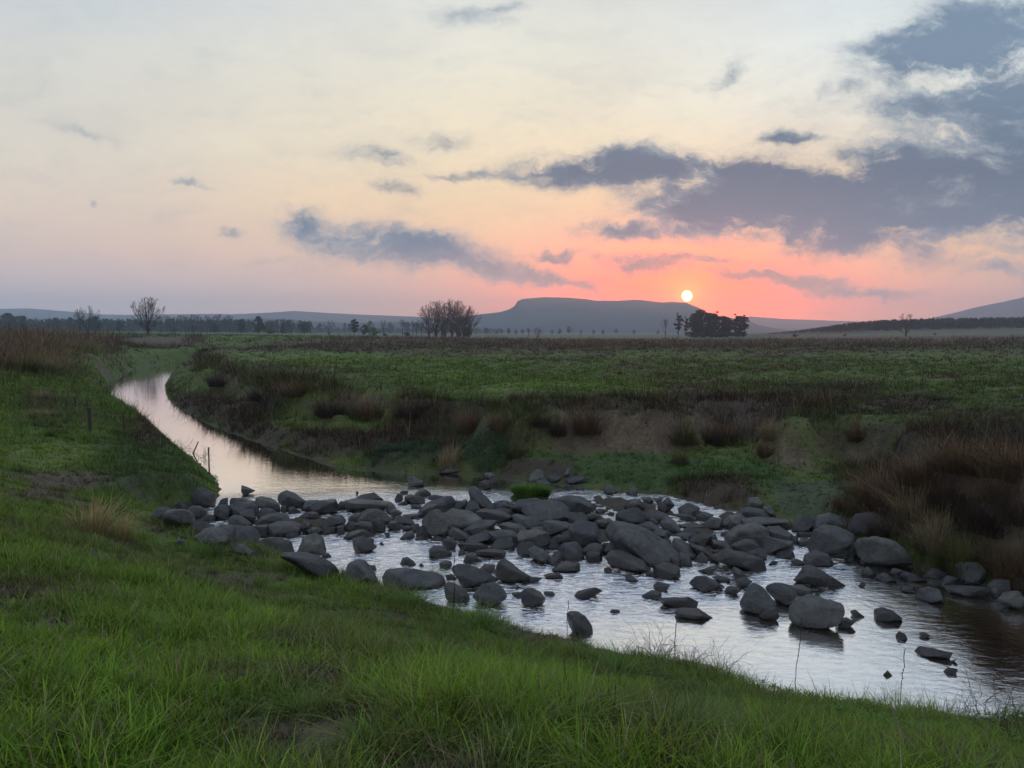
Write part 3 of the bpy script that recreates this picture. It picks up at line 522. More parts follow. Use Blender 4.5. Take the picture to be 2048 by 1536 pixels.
# each line: outline pixels ; tone (p pale, d dark, m middle) ; label (blank: described from its neighbours) ; short name when others are described by it
ROCKS = {1: """800,275 912,310 815,352 798,320;d;triangular dark rock standing alone in the calm pink water;the lone triangular rock
1090,380 1110,345 1155,325 1230,345 1310,400 1300,450 1240,455 1130,430 1095,400;m;wedge-shaped boulder with a pale ridged face on the calm-water edge of the weir;the ridged wedge boulder
1345,440 1400,400 1530,392 1550,430 1545,480 1420,495 1350,475;d;black rounded block with a flat top on the calm-water edge;the black flat-topped block
1550,440 1580,405 1620,410 1620,465 1555,470;d
1310,400 1400,395 1440,440 1340,470 1270,450;d
1630,400 1700,388 1830,390 1960,405 1995,430 1900,455 1760,475 1640,465;p;long pale slab lying flat at the calm-water edge;the long pale slab
1675,385 1750,355 1840,333 1900,370 1940,400 1700,392;m;peaked rock lying behind the long pale slab
610,425 640,385 693,373 690,425 620,435;d;small pointed rock beside the mossy tip of the near bank
715,400 730,380 800,378 905,398 915,425 720,425;m
915,380 960,372 1040,385 1090,425 1110,490 1000,470 920,430;m
590,460 620,435 690,432 705,470 695,545 610,540 585,500;m;upright rounded block near the mossy bank tip;the upright rounded block
700,440 760,410 880,410 930,450 930,520 800,500 710,525;m
790,500 830,465 885,465 910,520 890,550 800,530;d
700,540 740,512 800,520 870,560 870,590 720,590;m
930,510 960,465 1040,465 1090,510 1080,540 940,545;m
920,570 960,530 1040,500 1150,505 1175,560 1050,600 940,600;m
1000,600 1080,565 1200,560 1262,585 1260,630 1130,665 1010,665;p;long grey boulder with a pale lit top and dark front;the pale-topped long boulder
1260,600 1300,555 1340,570 1390,650 1290,645;d
365,480 410,445 470,442 525,480 520,515 440,530 385,510;p;smooth egg-shaped pale cobble beside the broad grey dome;the egg-shaped cobble
190,500 250,470 340,468 400,495 430,550 400,600 280,605 200,580;p;broad smooth grey dome where the weir meets the golden tuft bank;the broad grey dome
75,520 130,455 200,450 250,470 190,560 110,560;m
270,440 310,410 370,415 420,440 370,470 290,460;d
405,340 450,300 520,305 590,350 600,400 570,440 470,440 410,400;d;large dark boulder tucked under the overhanging near-bank grass tip;the dark boulder under the bank tip
390,620 430,570 490,555 580,590 560,640 400,650;d
440,540 540,505 600,520 590,550 480,560;d
430,680 520,625 640,598 740,600 720,720 600,770 450,740;p;wide low slab behind the bare dark twigs;the wide low slab
690,640 740,590 860,600 920,640 930,700 860,745 720,720;m
880,600 1000,590 1010,670 900,680;d
940,740 1000,695 1100,685 1180,720 1200,790 1080,810 960,800;d;rounded dark boulder at the end of the bare twigs;the boulder by the bare twigs
720,740 820,745 900,780 880,820 740,790;m
1240,790 1290,690 1380,655 1440,690 1455,780 1420,815 1290,810;p;glossy boulder with a streaked pale top above the near grass;the streaked glossy boulder
1090,840 1150,800 1260,800 1420,840 1540,890 1570,930 1555,990 1450,1000 1200,900;m;large sloping slab half hidden by the near bank grass;the sloping slab in the grass
1590,1000 1640,890 1700,862 1770,870 1830,940 1880,1010 1870,1050 1700,1050 1620,1030;m;high dome-shaped boulder rising right out of the near grass;the dome in the near grass
1795,905 1850,905 1865,930 1845,950 1810,940;d
1680,700 1760,680 1860,745 1800,790 1720,800 1685,750;d;dark wedge alone in the fast water below the weir;the lone dark wedge
1435,580 1480,530 1580,515 1618,550 1600,590 1530,610 1440,605;d;black loaf-shaped rock in the first white channel;the black loaf rock
1440,610 1540,605 1550,650 1450,655;d
1550,600 1610,590 1610,655 1555,660;d
1665,510 1740,500 1750,520 1720,560 1670,555;d
1720,540 1790,465 1880,465 1980,530 1990,560 1930,580 1800,570;d;large dark humped rock behind the first white channel;the dark humped rock
1610,600 1640,565 1690,570 1700,630 1630,640;d
1690,590 1740,560 1830,580 1860,620 1840,660 1720,650;d
1820,560 1880,540 1930,590 1930,640 1850,650;d
1610,680 1650,650 1750,620 1840,650 1850,690 1700,690;d
1250,520 1310,490 1390,490 1420,520 1350,532;m
1140,665 1180,645 1250,645 1240,680 1160,685;d
1925,660 1950,648 1972,665 1950,685;d
1885,735 1905,722 1922,735 1905,748;d
1170,450 1210,445 1265,480 1200,495 1170,480;d
1110,445 1150,440 1165,480 1120,490;d
270,730 310,695 350,710 380,745 280,755;m
310,670 350,665 390,690 330,700;d
1697,335 1710,322 1722,335 1710,350;d;tiny diamond-shaped stone tip poking from the calm water
1430,820 1480,810 1505,825 1450,845;d""",
2: """140,215 190,210 260,240 270,265 220,280 145,280;p;pale blue-grey block standing in the dark bank reflection;the pale blue-grey block
190,340 240,300 290,312 335,345 280,365 200,362;d
35,380 60,340 100,355 105,380 70,405 40,400;d
115,365 160,348 270,370 275,420 180,420 115,400;d;dark rectangular block in the calm-water side channel;the dark rectangular block
75,330 100,315 145,320 140,345 90,345;d
300,370 340,350 420,362 440,380 310,385;d
240,470 310,410 420,370 470,370 490,420 470,470 330,510 245,515;d;big dark tilted block at the upstream corner of the heap;the big tilted block
40,430 100,405 140,410 130,430;d
165,435 200,428 250,440 240,460 175,460;d
690,290 700,250 750,238 795,245 795,290 720,302;d;dark rounded rock standing behind the slanting striped slab
630,330 650,300 690,300 760,370 820,420 820,470 780,465 700,420 650,390;p;slanting slab with a pale stripe propped up on the heap;the slanting striped slab
590,470 625,400 680,400 695,440 680,490 600,480;m
515,460 530,410 600,395 620,440 590,470 540,472;m
490,405 525,400 530,440 490,455;d
385,170 470,130 540,128 578,160 560,175 440,175;p;low pale wedge at the foot of the far green bank;the low pale wedge
745,180 800,175 880,210 800,222 750,205;p;flat pale stone in the shadowed water under the far bank
1080,240 1110,185 1160,148 1200,170 1215,215 1150,260 1085,250;p;pale pointed boulder at the edge of the far mud shore;the pale pointed boulder
1150,245 1220,220 1275,260 1270,285 1190,275;m
1220,210 1290,195 1345,215 1335,240 1270,250;m
1365,190 1395,145 1418,145 1410,180 1380,208;p;thin pale stone standing on end on the far shore
1385,230 1440,208 1540,215 1545,255 1440,262 1390,255;m;flat-topped dark rock beside the thin standing stone;the flat-topped shore rock
1365,290 1390,270 1450,280 1440,302 1380,305;m
1465,300 1490,275 1535,300 1500,312;m
1685,310 1700,280 1745,272 1795,320 1780,345 1690,345;m
1860,330 1920,282 1955,315 1950,350 1870,350;m
890,440 920,400 970,425 960,455;d
820,420 900,400 960,440 900,470 830,460;m
960,450 1020,400 1140,390 1180,410 1070,470 1040,500;m;flat rock in front of the bright green islet;the rock by the green islet
1055,480 1090,430 1200,412 1330,420 1380,460 1390,520 1300,560 1130,540;m;big low-domed boulder on the back of the heap;the big low dome
1330,400 1400,370 1500,375 1580,430 1585,490 1450,500 1390,480;m;big plain boulder at the far back corner of the heap;the far back boulder
1240,390 1320,380 1320,420 1200,412;m
270,560 320,500 380,488 430,515 465,590 450,650 380,668 300,630;p;round boulder with a smooth curved pale face at the heap's upstream end;the round pale-faced boulder
420,520 500,475 620,490 700,540 680,600 520,620 470,600;p;broad tilted plate on top of the heap's upstream end;the broad tilted plate
590,620 700,560 820,560 790,620 700,660 620,650;m
690,490 760,460 880,490 970,520 900,560 820,570 720,530;m
660,560 700,505 760,545 750,560;m
810,470 900,460 1020,490 990,520 900,510;m
980,520 1010,510 1120,530 1200,560 1210,590 1120,610 1010,590;m;sharp-edged lens-shaped stone in the middle of the heap;the lens-shaped stone
870,590 930,568 1020,590 1100,640 1010,660 910,630;p
1120,615 1210,600 1240,650 1190,670;m
1210,570 1280,555 1380,570 1420,600 1340,650 1250,660;m
1350,500 1480,500 1590,530 1560,570 1400,570;m
1420,600 1480,570 1600,580 1640,650 1650,720 1510,755 1450,700 1440,650;m;large square-faced block in the middle of the heap;the square-faced block
1335,640 1400,610 1440,650 1440,690 1370,680;p
1510,775 1590,735 1650,740 1665,790 1600,810 1530,800;p
1640,560 1720,540 1770,575 1740,610 1660,600;m
1690,780 1760,700 1850,710 1850,800 1790,820 1720,810;p;pillar-like pale stone propping up the great sloping boulder
1740,640 1800,590 1950,600 2050,650 2150,720 2235,790 2250,850 2050,880 1930,830 1920,770 1855,710 1760,700;m;great sloping boulder with a hollow beneath, largest of the weir;the great sloping boulder
1725,850 1770,800 1880,820 1980,870 2050,940 1900,920 1760,890;p;long pointed pale stone at the foot of the great sloping boulder
1790,560 1800,500 1850,480 1900,490 1950,460 2000,520 1990,570 1900,590 1800,580;m;broken humped rock behind the great sloping boulder;the broken humped rock
1800,480 1830,448 1880,480 1850,500 1800,505;d
1845,435 1900,400 1960,390 2010,450 1930,460 1880,478;d
460,640 510,610 620,660 635,690 560,705 480,680;m
800,660 870,635 960,650 1015,690 1010,750 920,700 820,700;m
1020,680 1060,645 1150,640 1220,655 1240,700 1220,770 1110,740 1030,720;p;plump rounded pale boulder at the heap's front edge;the plump pale boulder
560,725 640,680 740,640 790,650 800,690 720,715 600,730;m
530,740 590,728 720,735 790,760 700,785 570,790;d;flat black slab along the front waterline of the heap;the flat black slab
790,760 860,700 940,690 980,740 970,775 840,775;d
1010,770 1040,735 1110,735 1150,760 1120,810 1060,830 1015,810;d
1100,790 1140,760 1200,790 1255,830 1250,880 1180,860 1120,830;m
1255,860 1300,800 1340,810 1350,850 1310,895 1265,895;m
1335,780 1380,740 1460,730 1500,780 1525,840 1470,865 1360,850;m;big round cobble on the front edge beside the white gap;the big round cobble
1290,690 1350,670 1430,690 1450,730 1380,740 1300,710;p
1240,740 1290,700 1340,740 1330,775 1250,765;m
1250,940 1330,895 1400,868 1490,890 1500,940 1400,950 1280,950;d
1545,830 1570,805 1650,812 1665,850 1640,880 1560,865;d
205,660 240,605 290,600 325,660 310,690 220,690;d
165,590 220,580 240,610 200,640 170,620;m
65,690 140,640 180,630 190,670 150,698;d
200,695 260,680 300,700 210,712;d
310,700 370,670 430,690 400,715;d
305,790 350,750 410,755 495,800 470,820 370,835 310,820;d;black angular rock ringed by white water, apart from the heap;the black angular rock
535,810 560,770 600,800 560,822;d
570,870 600,820 660,815 730,860 700,885 590,885;d
650,810 700,785 850,780 915,800 900,840 740,825;d
65,905 100,845 140,840 180,870 225,905 150,905;d;black peaked rock behind the long grass-edge boulder;the black peaked rock
225,905 250,890 270,905 245,920;d
385,900 400,875 480,870 492,900 440,930 400,930;d
-60,1000 -30,940 80,920 170,930 220,950 370,965 420,985 445,1040 400,1075 100,1070 -40,1060;m;very long flat boulder lying along the edge of the near grass;the long grass-edge boulder
435,985 490,975 530,1000 500,1020 450,1015;d
485,930 540,903 620,905 720,940 860,1000 830,1020 700,1040 580,1070 540,1000 500,960;d;dark folded boulder tapering toward the pointed one;the dark folded boulder
700,930 750,898 830,905 820,960 760,960;m
820,960 850,880 900,848 940,880 1010,930 1120,985 1110,1005 960,1030 850,1000;d;sharp-peaked dark boulder with a long sloping back;the sharp-peaked boulder
1075,1010 1120,1000 1210,1005 1150,1035 1090,1040;d
1210,985 1260,968 1330,968 1365,990 1320,1008 1240,1000;d
425,1060 460,1035 500,1040 600,1100 635,1150 600,1190 500,1190 440,1150;d;dark triangular boulder beside the tall near-bank grass clump;the dark triangular boulder
640,1140 720,1060 820,1038 880,1070 925,1140 860,1180 780,1215 700,1180;m;grey tent-shaped boulder behind the tall near-bank grass clump;the tent-shaped boulder
1025,1130 1060,1095 1120,1088 1190,1115 1230,1160 1200,1205 1100,1225 1040,1190;d;rough round dark rock standing in smooth bright water;the rough round rock
950,1130 1030,1118 1040,1160 1000,1155;d
1210,1115 1280,1112 1310,1135 1270,1148 1220,1145;m
985,1080 1005,1062 1018,1075 1000,1095;d
1450,1130 1480,1110 1560,1100 1620,1080 1675,1108 1600,1145 1510,1158 1460,1145;d;low flat fish-shaped rock alone in bright water;the flat fish-shaped rock
1390,1290 1420,1272 1480,1270 1540,1310 1590,1370 1600,1440 1450,1430 1400,1350;d;upright black glossy rock rising from the near bank grass;the upright black rock
1720,1265 1750,1253 1800,1258 1835,1282 1770,1280;d;thin dark sliver of rock beyond the upright black rock
490,1275 520,1245 555,1250 550,1275 520,1285;d
1690,935 1720,925 1745,945 1730,970 1695,965;d
1850,990 1890,978 1960,1015 1920,1035 1870,1025;d
100,510 230,500 240,545 160,540;d
0,480 40,462 95,490 60,525 10,510;d
30,560 70,510 150,540 200,570 120,590;d
-20,600 0,560 50,560 85,600 40,625;d""",
3: """25,350 60,320 130,335 170,370 110,385 40,370;m
115,390 140,360 180,375 225,430 200,440 130,420;p
0,400 60,385 120,420 160,450 80,450 10,430;m
90,470 160,480 160,500 100,500;m
160,520 190,465 240,500 300,520 305,560 230,560 180,550;p;ridged pale block just downstream of the great sloping boulder;the ridged pale block
185,590 220,545 260,570 280,610 190,610;m
200,450 240,440 300,455 260,475;m
220,430 260,410 305,430 290,450 230,450;d
270,480 310,450 370,455 390,490 350,510 290,500;d
280,500 340,520 400,560 360,570 300,550;d
300,570 330,545 360,575 340,595 305,595;m
360,470 400,450 420,490 390,500;d
390,480 450,490 500,520 460,540 390,530;d
390,570 470,525 560,550 640,580 655,620 640,640 560,610 450,590;d;wide flat dark slab sloping down into the bright pool;the wide dark slab
490,540 500,500 560,480 600,485 640,520 610,545;d
470,450 520,410 600,395 670,420 680,470 620,500 520,500 475,480;p;broad boulder with a pale greenish flat top beside the narrow channel;the greenish flat-topped boulder
440,390 480,350 530,345 570,380 550,410 450,410;p
510,340 570,310 650,320 690,360 600,370 540,350;m
560,370 640,362 780,375 800,410 680,415 570,400;p;straight-edged long slab laid across the back rocks;the straight-edged slab
560,290 580,250 630,250 660,280 650,320 570,310;p;upright squarish rock against the purple twiggy scrub;the upright squarish rock
650,300 700,300 730,350 680,345;m
330,400 380,360 435,370 430,410 340,410;m
300,350 340,330 390,345 360,375 310,375;m
210,310 260,285 310,310 290,345 220,340;m
200,345 260,340 310,375 240,375;d
215,395 280,385 350,405 260,412;d
100,290 150,255 180,290 140,320 105,310;d
10,255 50,250 70,270 30,282;p
70,260 120,255 100,285;m
640,520 680,470 740,480 800,490 805,520 750,545 650,548;m;layered boulder squatting beside the narrow white channel;the layered boulder
670,460 690,415 740,415 800,450 810,490 720,480;p
725,570 750,540 810,540 820,565 770,575;d
810,420 840,370 880,355 935,375 900,420 830,435;m
910,400 950,350 1010,330 1080,355 1110,400 1060,420 930,430;m;dark rounded boulder at the foot of the brown reed tufts;the boulder below the reeds
835,450 850,438 930,440 900,460;d
900,500 940,440 990,410 1060,420 1120,450 1130,480 1050,500 1030,560 950,550;m;big leaning boulder between the channel and the broad pale one;the big leaning boulder
1030,530 1040,480 1100,460 1150,510 1180,565 1110,575 1050,560;p
1150,500 1180,470 1260,455 1350,475 1410,530 1470,605 1330,615 1220,605 1170,560;p;broadest pale smooth boulder, under the overhanging brown grass;the broadest pale boulder
885,600 890,560 940,535 1000,560 1035,605 920,610;m
1090,575 1130,558 1180,590 1140,600;d
810,580 850,585 885,600 820,612;d
1110,400 1150,340 1250,330 1310,370 1290,420 1200,440 1120,430;m;shadowed boulder half buried in the brown bank scrub;the half-buried boulder
820,680 860,640 880,615 920,620 960,650 1040,680 1100,710 1020,725 930,690 840,690;d;long low black rock like a crocodile in open water;the long low black rock
490,640 500,620 540,640 590,685 560,700 510,685;d
510,690 560,675 600,700 570,730 520,725;d
260,700 300,675 350,670 400,695 455,720 420,740 330,745;d;dark shield-shaped rock flat in the bright pool;the shield-shaped rock
385,680 420,668 490,688 440,702;d
310,635 350,630 400,615 410,622 370,655 330,645;d
450,745 470,725 520,728 538,750 500,770 460,765;d
70,720 95,698 160,720 140,745 80,750;d
10,765 60,745 115,760 110,790 30,790;d
100,790 170,785 260,785 310,810 300,840 200,835 120,810;d;smooth dark whaleback rock nearest the twiggy grass edge;the whaleback rock
185,860 220,840 310,845 395,885 300,895 200,880;d
530,800 560,760 600,705 650,730 720,800 710,850 640,862 550,840;m;steep grey rock leaning on the big round boulder's group;the steep leaning rock
665,730 720,705 800,720 840,760 820,800 780,815 710,780;m;tilted oval boulder resting on the steep rock in open water
800,720 860,718 915,745 920,770 850,770;p
790,830 830,790 900,770 1010,790 1080,815 1095,870 1060,920 960,935 840,925 800,880;p;big round drum-like boulder standing in open water;the big round boulder
630,870 680,840 730,835 745,880 720,905 660,890;d
1040,900 1100,890 1155,915 1100,945 1050,940;d
1120,860 1150,850 1200,880 1140,890;d
1245,850 1290,835 1340,850 1405,890 1340,905 1250,900;d;dark wedge trailing a ripple in open water downstream;the rippling wedge
1360,980 1380,965 1415,980 1430,1000 1390,1005;d
1485,975 1520,970 1550,990 1510,1000;d
1455,1065 1490,1045 1560,1065 1670,1080 1650,1100 1540,1095 1470,1085;d;long dark bar-like rock farthest downstream in the bright water;the dark bar-like rock
1615,1170 1640,1157 1695,1170 1680,1188 1630,1185;d
1295,1185 1320,1175 1350,1195 1310,1200;d
1630,1120 1700,1110 1650,1130;d
1165,715 1180,705 1205,718 1180,728;d
1180,640 1210,620 1270,655 1220,670;m
1250,670 1300,648 1380,685 1310,698;m
1320,650 1350,628 1400,640 1380,670;m
1385,660 1400,642 1480,665 1540,690 1440,695;m
1470,770 1490,740 1540,730 1600,745 1620,790 1560,805 1490,795;m;rounded grey cobble standing in the brown shallows;the cobble in the brown shallows
1380,740 1400,720 1460,728 1480,755 1410,755;d
1500,660 1560,625 1650,660 1600,680 1520,680;m
1585,690 1640,665 1695,685 1680,712 1600,710;m
1670,620 1700,600 1800,600 1840,640 1840,710 1740,710 1680,670;m;large squared block set into the brown bank;the squared bank block
1620,720 1700,720 1850,735 1865,760 1740,775 1650,750;m;long log-like grey stone below the squared bank block
1850,710 1900,685 1970,690 1980,740 1900,780 1865,760;m
1895,790 1950,750 2020,755 2060,800 2030,835 1930,820;p;pale cobble at the brown shallows by the frame edge;the pale edge cobble
1970,710 2010,680 2060,690 2060,760 1990,745;m
80,610 120,605 200,625 205,660 160,680 80,665;d
30,655 60,648 90,665 50,675;d
840,490 870,470 920,480 900,510 850,510;d
690,600 710,590 735,600 710,610;d
925,765 945,755 970,772;d"""}
recs = []
for zi, (ox, oy, sc) in ((1, Z1), (2, Z2), (3, Z3)):
    for ln_ in ROCKS[zi].split('\n'):
        f_ = ln_.split(';'); px = [(ox + float(a) * sc, oy + float(b) * sc) for a, b in (t.split(',') for t in f_[0].split())]
        recs.append([px, f_[1], f_[2] if len(f_) > 2 else '', f_[3] if len(f_) > 3 else ''])
cen = np.array([np.mean(r_[0], 0) for r_ in recs]); ext = np.array([np.ptp(np.array(r_[0]), 0) for r_ in recs])
anch = [i for i, r_ in enumerate(recs) if r_[3]]
used_l = set(r_[2] for r_ in recs if r_[2])
ROCK_MESHES = []
for i, (px, tone, lab, short) in enumerate(recs):
    area = ext[i].prod(); asp = ext[i][0] / max(ext[i][1], 1)
    if not lab:
        D_ = sorted(anch, key=lambda a: np.hypot(cen[a][0] - cen[i][0], (cen[a][1] - cen[i][1]) * 1.6))
        size = 'tiny' if area < 130 else 'small' if area < 450 else 'medium-sized' if area < 1300 else 'large'
        shape = ('flat' if asp > 2.6 else 'squat' if asp > 1.6 else 'chunky' if asp > 1.05 else 'narrow upright')
        tn = {'p': 'pale grey', 'm': 'grey', 'd': 'near-black'}[tone]; kind = 'stone' if area < 450 else 'rock'
        def rel(a):
            dx, dy = cen[i] - cen[a]
            if abs(dy) * 1.6 > abs(dx): return 'in front of' if dy > 0 else 'behind'
            return 'right of' if dx > 0 else 'left of'
        cands = [f"{size} {shape} {tn} {kind} {rel(D_[0])} {recs[D_[0]][3]}"]
        for k in (1, 2, 3, 4, 5):
            cands.append(f"{size} {shape} {tn} {kind} {rel(D_[0])} {recs[D_[0]][3]}, {rel(D_[k])} {recs[D_[k]][3]}")
        ok = [c for c in cands if c not in used_l and len(c.replace(',', '').split()) <= 16]
        lab = ok[0] if ok else cands[0][:-0 or None] + ' again'
        used_l.add(lab)
    mat = {'p': M_rock_pale, 'm': M_rock, 'd': M_rock_dark}[tone]
    big = area > 1300
    cc_ = cen[i]; inh = seg_dist(np.array([cc_[0]]), np.array([cc_[1]]), heap_px)[0] < 0; inl = seg_dist(np.array([cc_[0]]), np.array([cc_[1]]), left_px)[0] < 0
    gr = 1.22 if inh else 1.12 if inl else 1.03
    nm = 'boulder' if big else 'rock'
    if tone == 'p' and ('egg' in lab or 'dome' in lab or 'smooth' in lab or 'round' in lab or 'plump' in lab or 'cobble' in lab):
        cp = np.array(px); md = (cp.max(0) + cp.min(0)) / 2; o = rock([tuple(md + (p_ - md) * gr) for p_ in cp], 100 + i, mat, nm, .35)
    else: o = hull_rock(px, 100 + i, mat, nm, gr)
    tag(o, lab, 'boulder' if big else 'rock', 'rocks of the river weir'); ROCK_MESHES.append(o)
# cobbles wedged low between the named rocks: nothing tells them apart
cob = []
r2 = np.random.default_rng(55)
quad = [(330,1030),(520,1010),(700,1030),(860,1000),(1080,1000),(1280,1000),(1450,1020),(1600,1060),(1640,1120),(1480,1130),(1300,1120),(1100,1090),(900,1100),(760,1090),(640,1090),(400,1080)]
qp = np.array(quad, float)
tries = 0
while len(cob) < 60 and tries < 3000:
    tries += 1
    u, v = r2.uniform(330, 1640), r2.uniform(1000, 1130)
    if seg_dist(np.array([u]), np.array([v]), qp)[0] > 0: continue
    w_ = r2.uniform(16, 36) * (v - 664) / 400; h_ = w_ * r2.uniform(.4, .7)
    th = np.linspace(0, 2 * math.pi, 7, endpoint=False) + r2.uniform(0, 1)
    px = [(u + w_ / 2 * math.cos(t) * r2.uniform(.8, 1.1), v + h_ / 2 * math.sin(t) * r2.uniform(.8, 1.1)) for t in th]
    o = hull_rock(px, 900 + len(cob), M_rock_dark, 'cobble'); cob.append(o)
    tag(o, 'small dark cobble wedged low between the bigger weir rocks', 'cobble', 'small cobbles wedged in the weir')
# ------------------------------------------------------------------ blades and twigs in bulk
def blades(pos, h, wdt, az, lean, curl, colr, seg=2, tipc=1.25, basec=.6):
    """flat tapering blades; pos (n,3)"""
    n = len(pos); dirx = np.stack([np.cos(az), np.sin(az), np.zeros(n)], -1); side = np.stack([-np.sin(az), np.cos(az), np.zeros(n)], -1)
    fr = np.linspace(0, 1, seg + 1); Vs = []; Cs = []
    for t in fr:
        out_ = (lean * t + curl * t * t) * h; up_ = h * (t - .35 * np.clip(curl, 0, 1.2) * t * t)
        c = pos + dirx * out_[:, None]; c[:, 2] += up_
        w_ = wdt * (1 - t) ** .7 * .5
        cc = colr * (basec + (tipc - basec) * t)  # shade painted in: blade colour darker at the foot, brighter at the tip
        if t < 1: Vs += [c - side * w_[:, None], c + side * w_[:, None]]; Cs += [cc, cc]
        else: Vs.append(c); Cs.append(cc)
    k = len(Vs); V = np.stack(Vs, 1).reshape(-1, 3); Cc = np.stack(Cs, 1).reshape(-1, 3)
    b = (np.arange(n) * k)[:, None]; Fs = []
    for s in range(seg - 1): Fs += [b + np.array([[2 * s, 2 * s + 1, 2 * s + 3]]), b + np.array([[2 * s, 2 * s + 3, 2 * s + 2]])]
    Fs.append(b + np.array([[2 * seg - 2, 2 * seg - 1, 2 * seg]]))
    return V, np.concatenate(Fs), Cc
def scatter(n, r0, r1, p, half=.80):
    """points over the fan with density falling as distance ** -p"""
    U = rng.random(n); a = 2 - p
    r = (r0 ** a + U * (r1 ** a - r0 ** a)) ** (1 / a) if abs(a) > 1e-3 else r0 * (r1 / r0) ** U
    t = rng.uniform(-half, half, n); y = r * np.cos(t); x = r * np.sin(t)
    return x, y, r
def plants(name, n, r0, r1, p, test, kind_twig, mat, label, cat, wmin, hmul=1., seg=2, clump=2.2, lean=.5):
    x, y, r = scatter(n, r0, r1, p)
    # gather into clumps
    cs = rng.random(n)
    g = look(GD, x, y); k = look(GK, x, y); z = look(GZ, x, y); nn = look(GN, x, y)
    cl = fbm(x * clump, y * clump, 61, 3)
    keep = (g > .03) & test(x, y, g, k) & (cs < nn * (.35 + 1.3 * cl)) & (z > -.01)
    x, y, r, z, cl, g = (a[keep] for a in (x, y, r, z, cl, g)); m = len(x)
    c = look(GC, x, y); h = look(GH, x, y) * (0.45 + 1.25 * cl) * rng.uniform(.5, 1.35, m) * hmul
    h *= .4 + .6 * sstep(0, .5, g)
    c = c * (.75 + .55 * cl[:, None])
    tint = rng.normal(1, .24, (m, 1)).clip(.4, 1.9) * (1 + rng.normal(0, .07, (m, 3)))
    hue = fbm(x * .9 + 7, y * .9, 71, 2)[:, None]
    c = c * tint * (1 + (hue - .5) * np.array([[1.2, .35, -.2]]))
    dry = rng.random(m) < .035; c[dry] = np.array([.20, .17, .10]) * rng.uniform(.5, 1.2, (dry.sum(), 1))
    wd = np.maximum(wmin, r * .00052) * rng.uniform(.7, 1.4, m)
    az = rng.uniform(0, 2 * math.pi, m)
    V, Fc, Cc = blades(np.stack([x, y, z - .015], -1), h, wd, az, rng.uniform(.0, lean, m), rng.uniform(-.1, .7, m) * (1.4 if kind_twig else 1), np.clip(c, .004, .6), seg)
    o = nob(name, npmesh(name, V, Fc, mat, Cc)); tag(o, label, cat, kind='stuff'); return o
def tufts(name, nc, k, r0, r1, p, test, mat, label, cat, hmul=1., wd0=.004, spread=.45, lean=.6, drop=.8, seg=2, hpow=1.0, bright=1.0, alt=0, half=.80, sizes=(.5, 1.7), dryf=.04):
    """plants gathered into fanning tufts of uneven height"""
    x, y, r = scatter(nc, r0, r1, p, half); g = look(GD, x, y); kk = look(GK, x, y); z = look(GZ, x, y); nn = look(GN, x, y); cl = fbm(x * .9, y * .9, 161, 3)
    keep = (g > .05) & test(x, y, g, kk) & (rng.random(nc) < nn * (.25 + 1.5 * cl)) & (z > -.01)
    x, y, r, cl, g = (a[keep] for a in (x, y, r, cl, g)); m = len(x)
    c = look(GC, x, y) * bright; h = look(GH, x, y) * hmul * (rng.uniform(*sizes, m) ** hpow) * (.5 + 1.0 * cl); h *= .7 + .3 * sstep(0, .5, g)
    c = c * rng.normal(1, .26, (m, 1)).clip(.45, 1.9) * (1 + rng.normal(0, .10, (m, 3)))
    if alt: b_ = rng.random(m) < alt; c[b_] = np.array([.040, .031, .018]) * rng.uniform(.6, 1.4, (b_.sum(), 1))
    rep = lambda a: np.repeat(a, k, 0)
    rad = rep(h * spread * rng.uniform(.5, 1.4, m) + .02) * np.sqrt(rng.random(m * k)); a = rng.uniform(0, 2 * math.pi, m * k)
    X, Y_ = rep(x) + rad * np.cos(a), rep(y) + rad * np.sin(a); Zb = look(GZ, X, Y_) - .01; ok = look(GD, X, Y_) > .0
    hh = rep(h) * rng.uniform(.3, 1.15, m * k); rr = np.hypot(X, Y_)
    cc = rep(c) * rng.normal(1, .15, (m * k, 1)).clip(.5, 1.6); dry = rng.random(m * k) < dryf; cc[dry] = np.array([.17, .15, .09]) * rng.uniform(.5, 1.3, (dry.sum(), 1))
    wd = np.maximum(wd0, rr * .00055) * rng.uniform(.6, 1.5, m * k)
    lo = np.clip(rad / (rep(h) * spread + .02), 0, 1.3) * lean * rng.uniform(.3, 1.3, m * k)
    a = a + rng.normal(0, .5, m * k)
    A = [v[ok] for v in (X, Y_, Zb, hh, wd, a, lo, cc)]
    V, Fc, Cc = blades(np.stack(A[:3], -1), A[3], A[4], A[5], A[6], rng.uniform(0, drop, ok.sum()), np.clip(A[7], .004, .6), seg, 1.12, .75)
    o = nob(name, npmesh(name, V, Fc, mat, Cc)); tag(o, label, cat, kind='stuff'); return o
nearf = np.where(near_side, 1., 0.)
near_t = lambda x, y, g, k: (y < 14.6) & (k < .6) & (look(nearf, x, y) > .5)
mid_t = lambda x, y, g, k: (k < .55) & ((y >= 14.6) | (look(nearf, x, y) < .5))
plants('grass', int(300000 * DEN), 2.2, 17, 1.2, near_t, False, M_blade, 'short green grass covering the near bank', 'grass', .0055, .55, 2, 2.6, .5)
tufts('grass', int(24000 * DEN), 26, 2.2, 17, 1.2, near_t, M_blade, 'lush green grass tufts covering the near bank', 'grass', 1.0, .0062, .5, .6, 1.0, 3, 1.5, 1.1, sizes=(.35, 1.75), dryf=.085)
tufts('grass', int(30000 * DEN), 22, 5, 19, 1.0, lambda x, y, g, k: near_t(x, y, g, k) & (g < 1.5), M_blade, 'ragged fringe of longer grass along the near water edge', 'grass', 1.25, .0065, .45, .7, 1.0, 3, 1.3, 1.2, sizes=(.5, 1.9), dryf=.10)
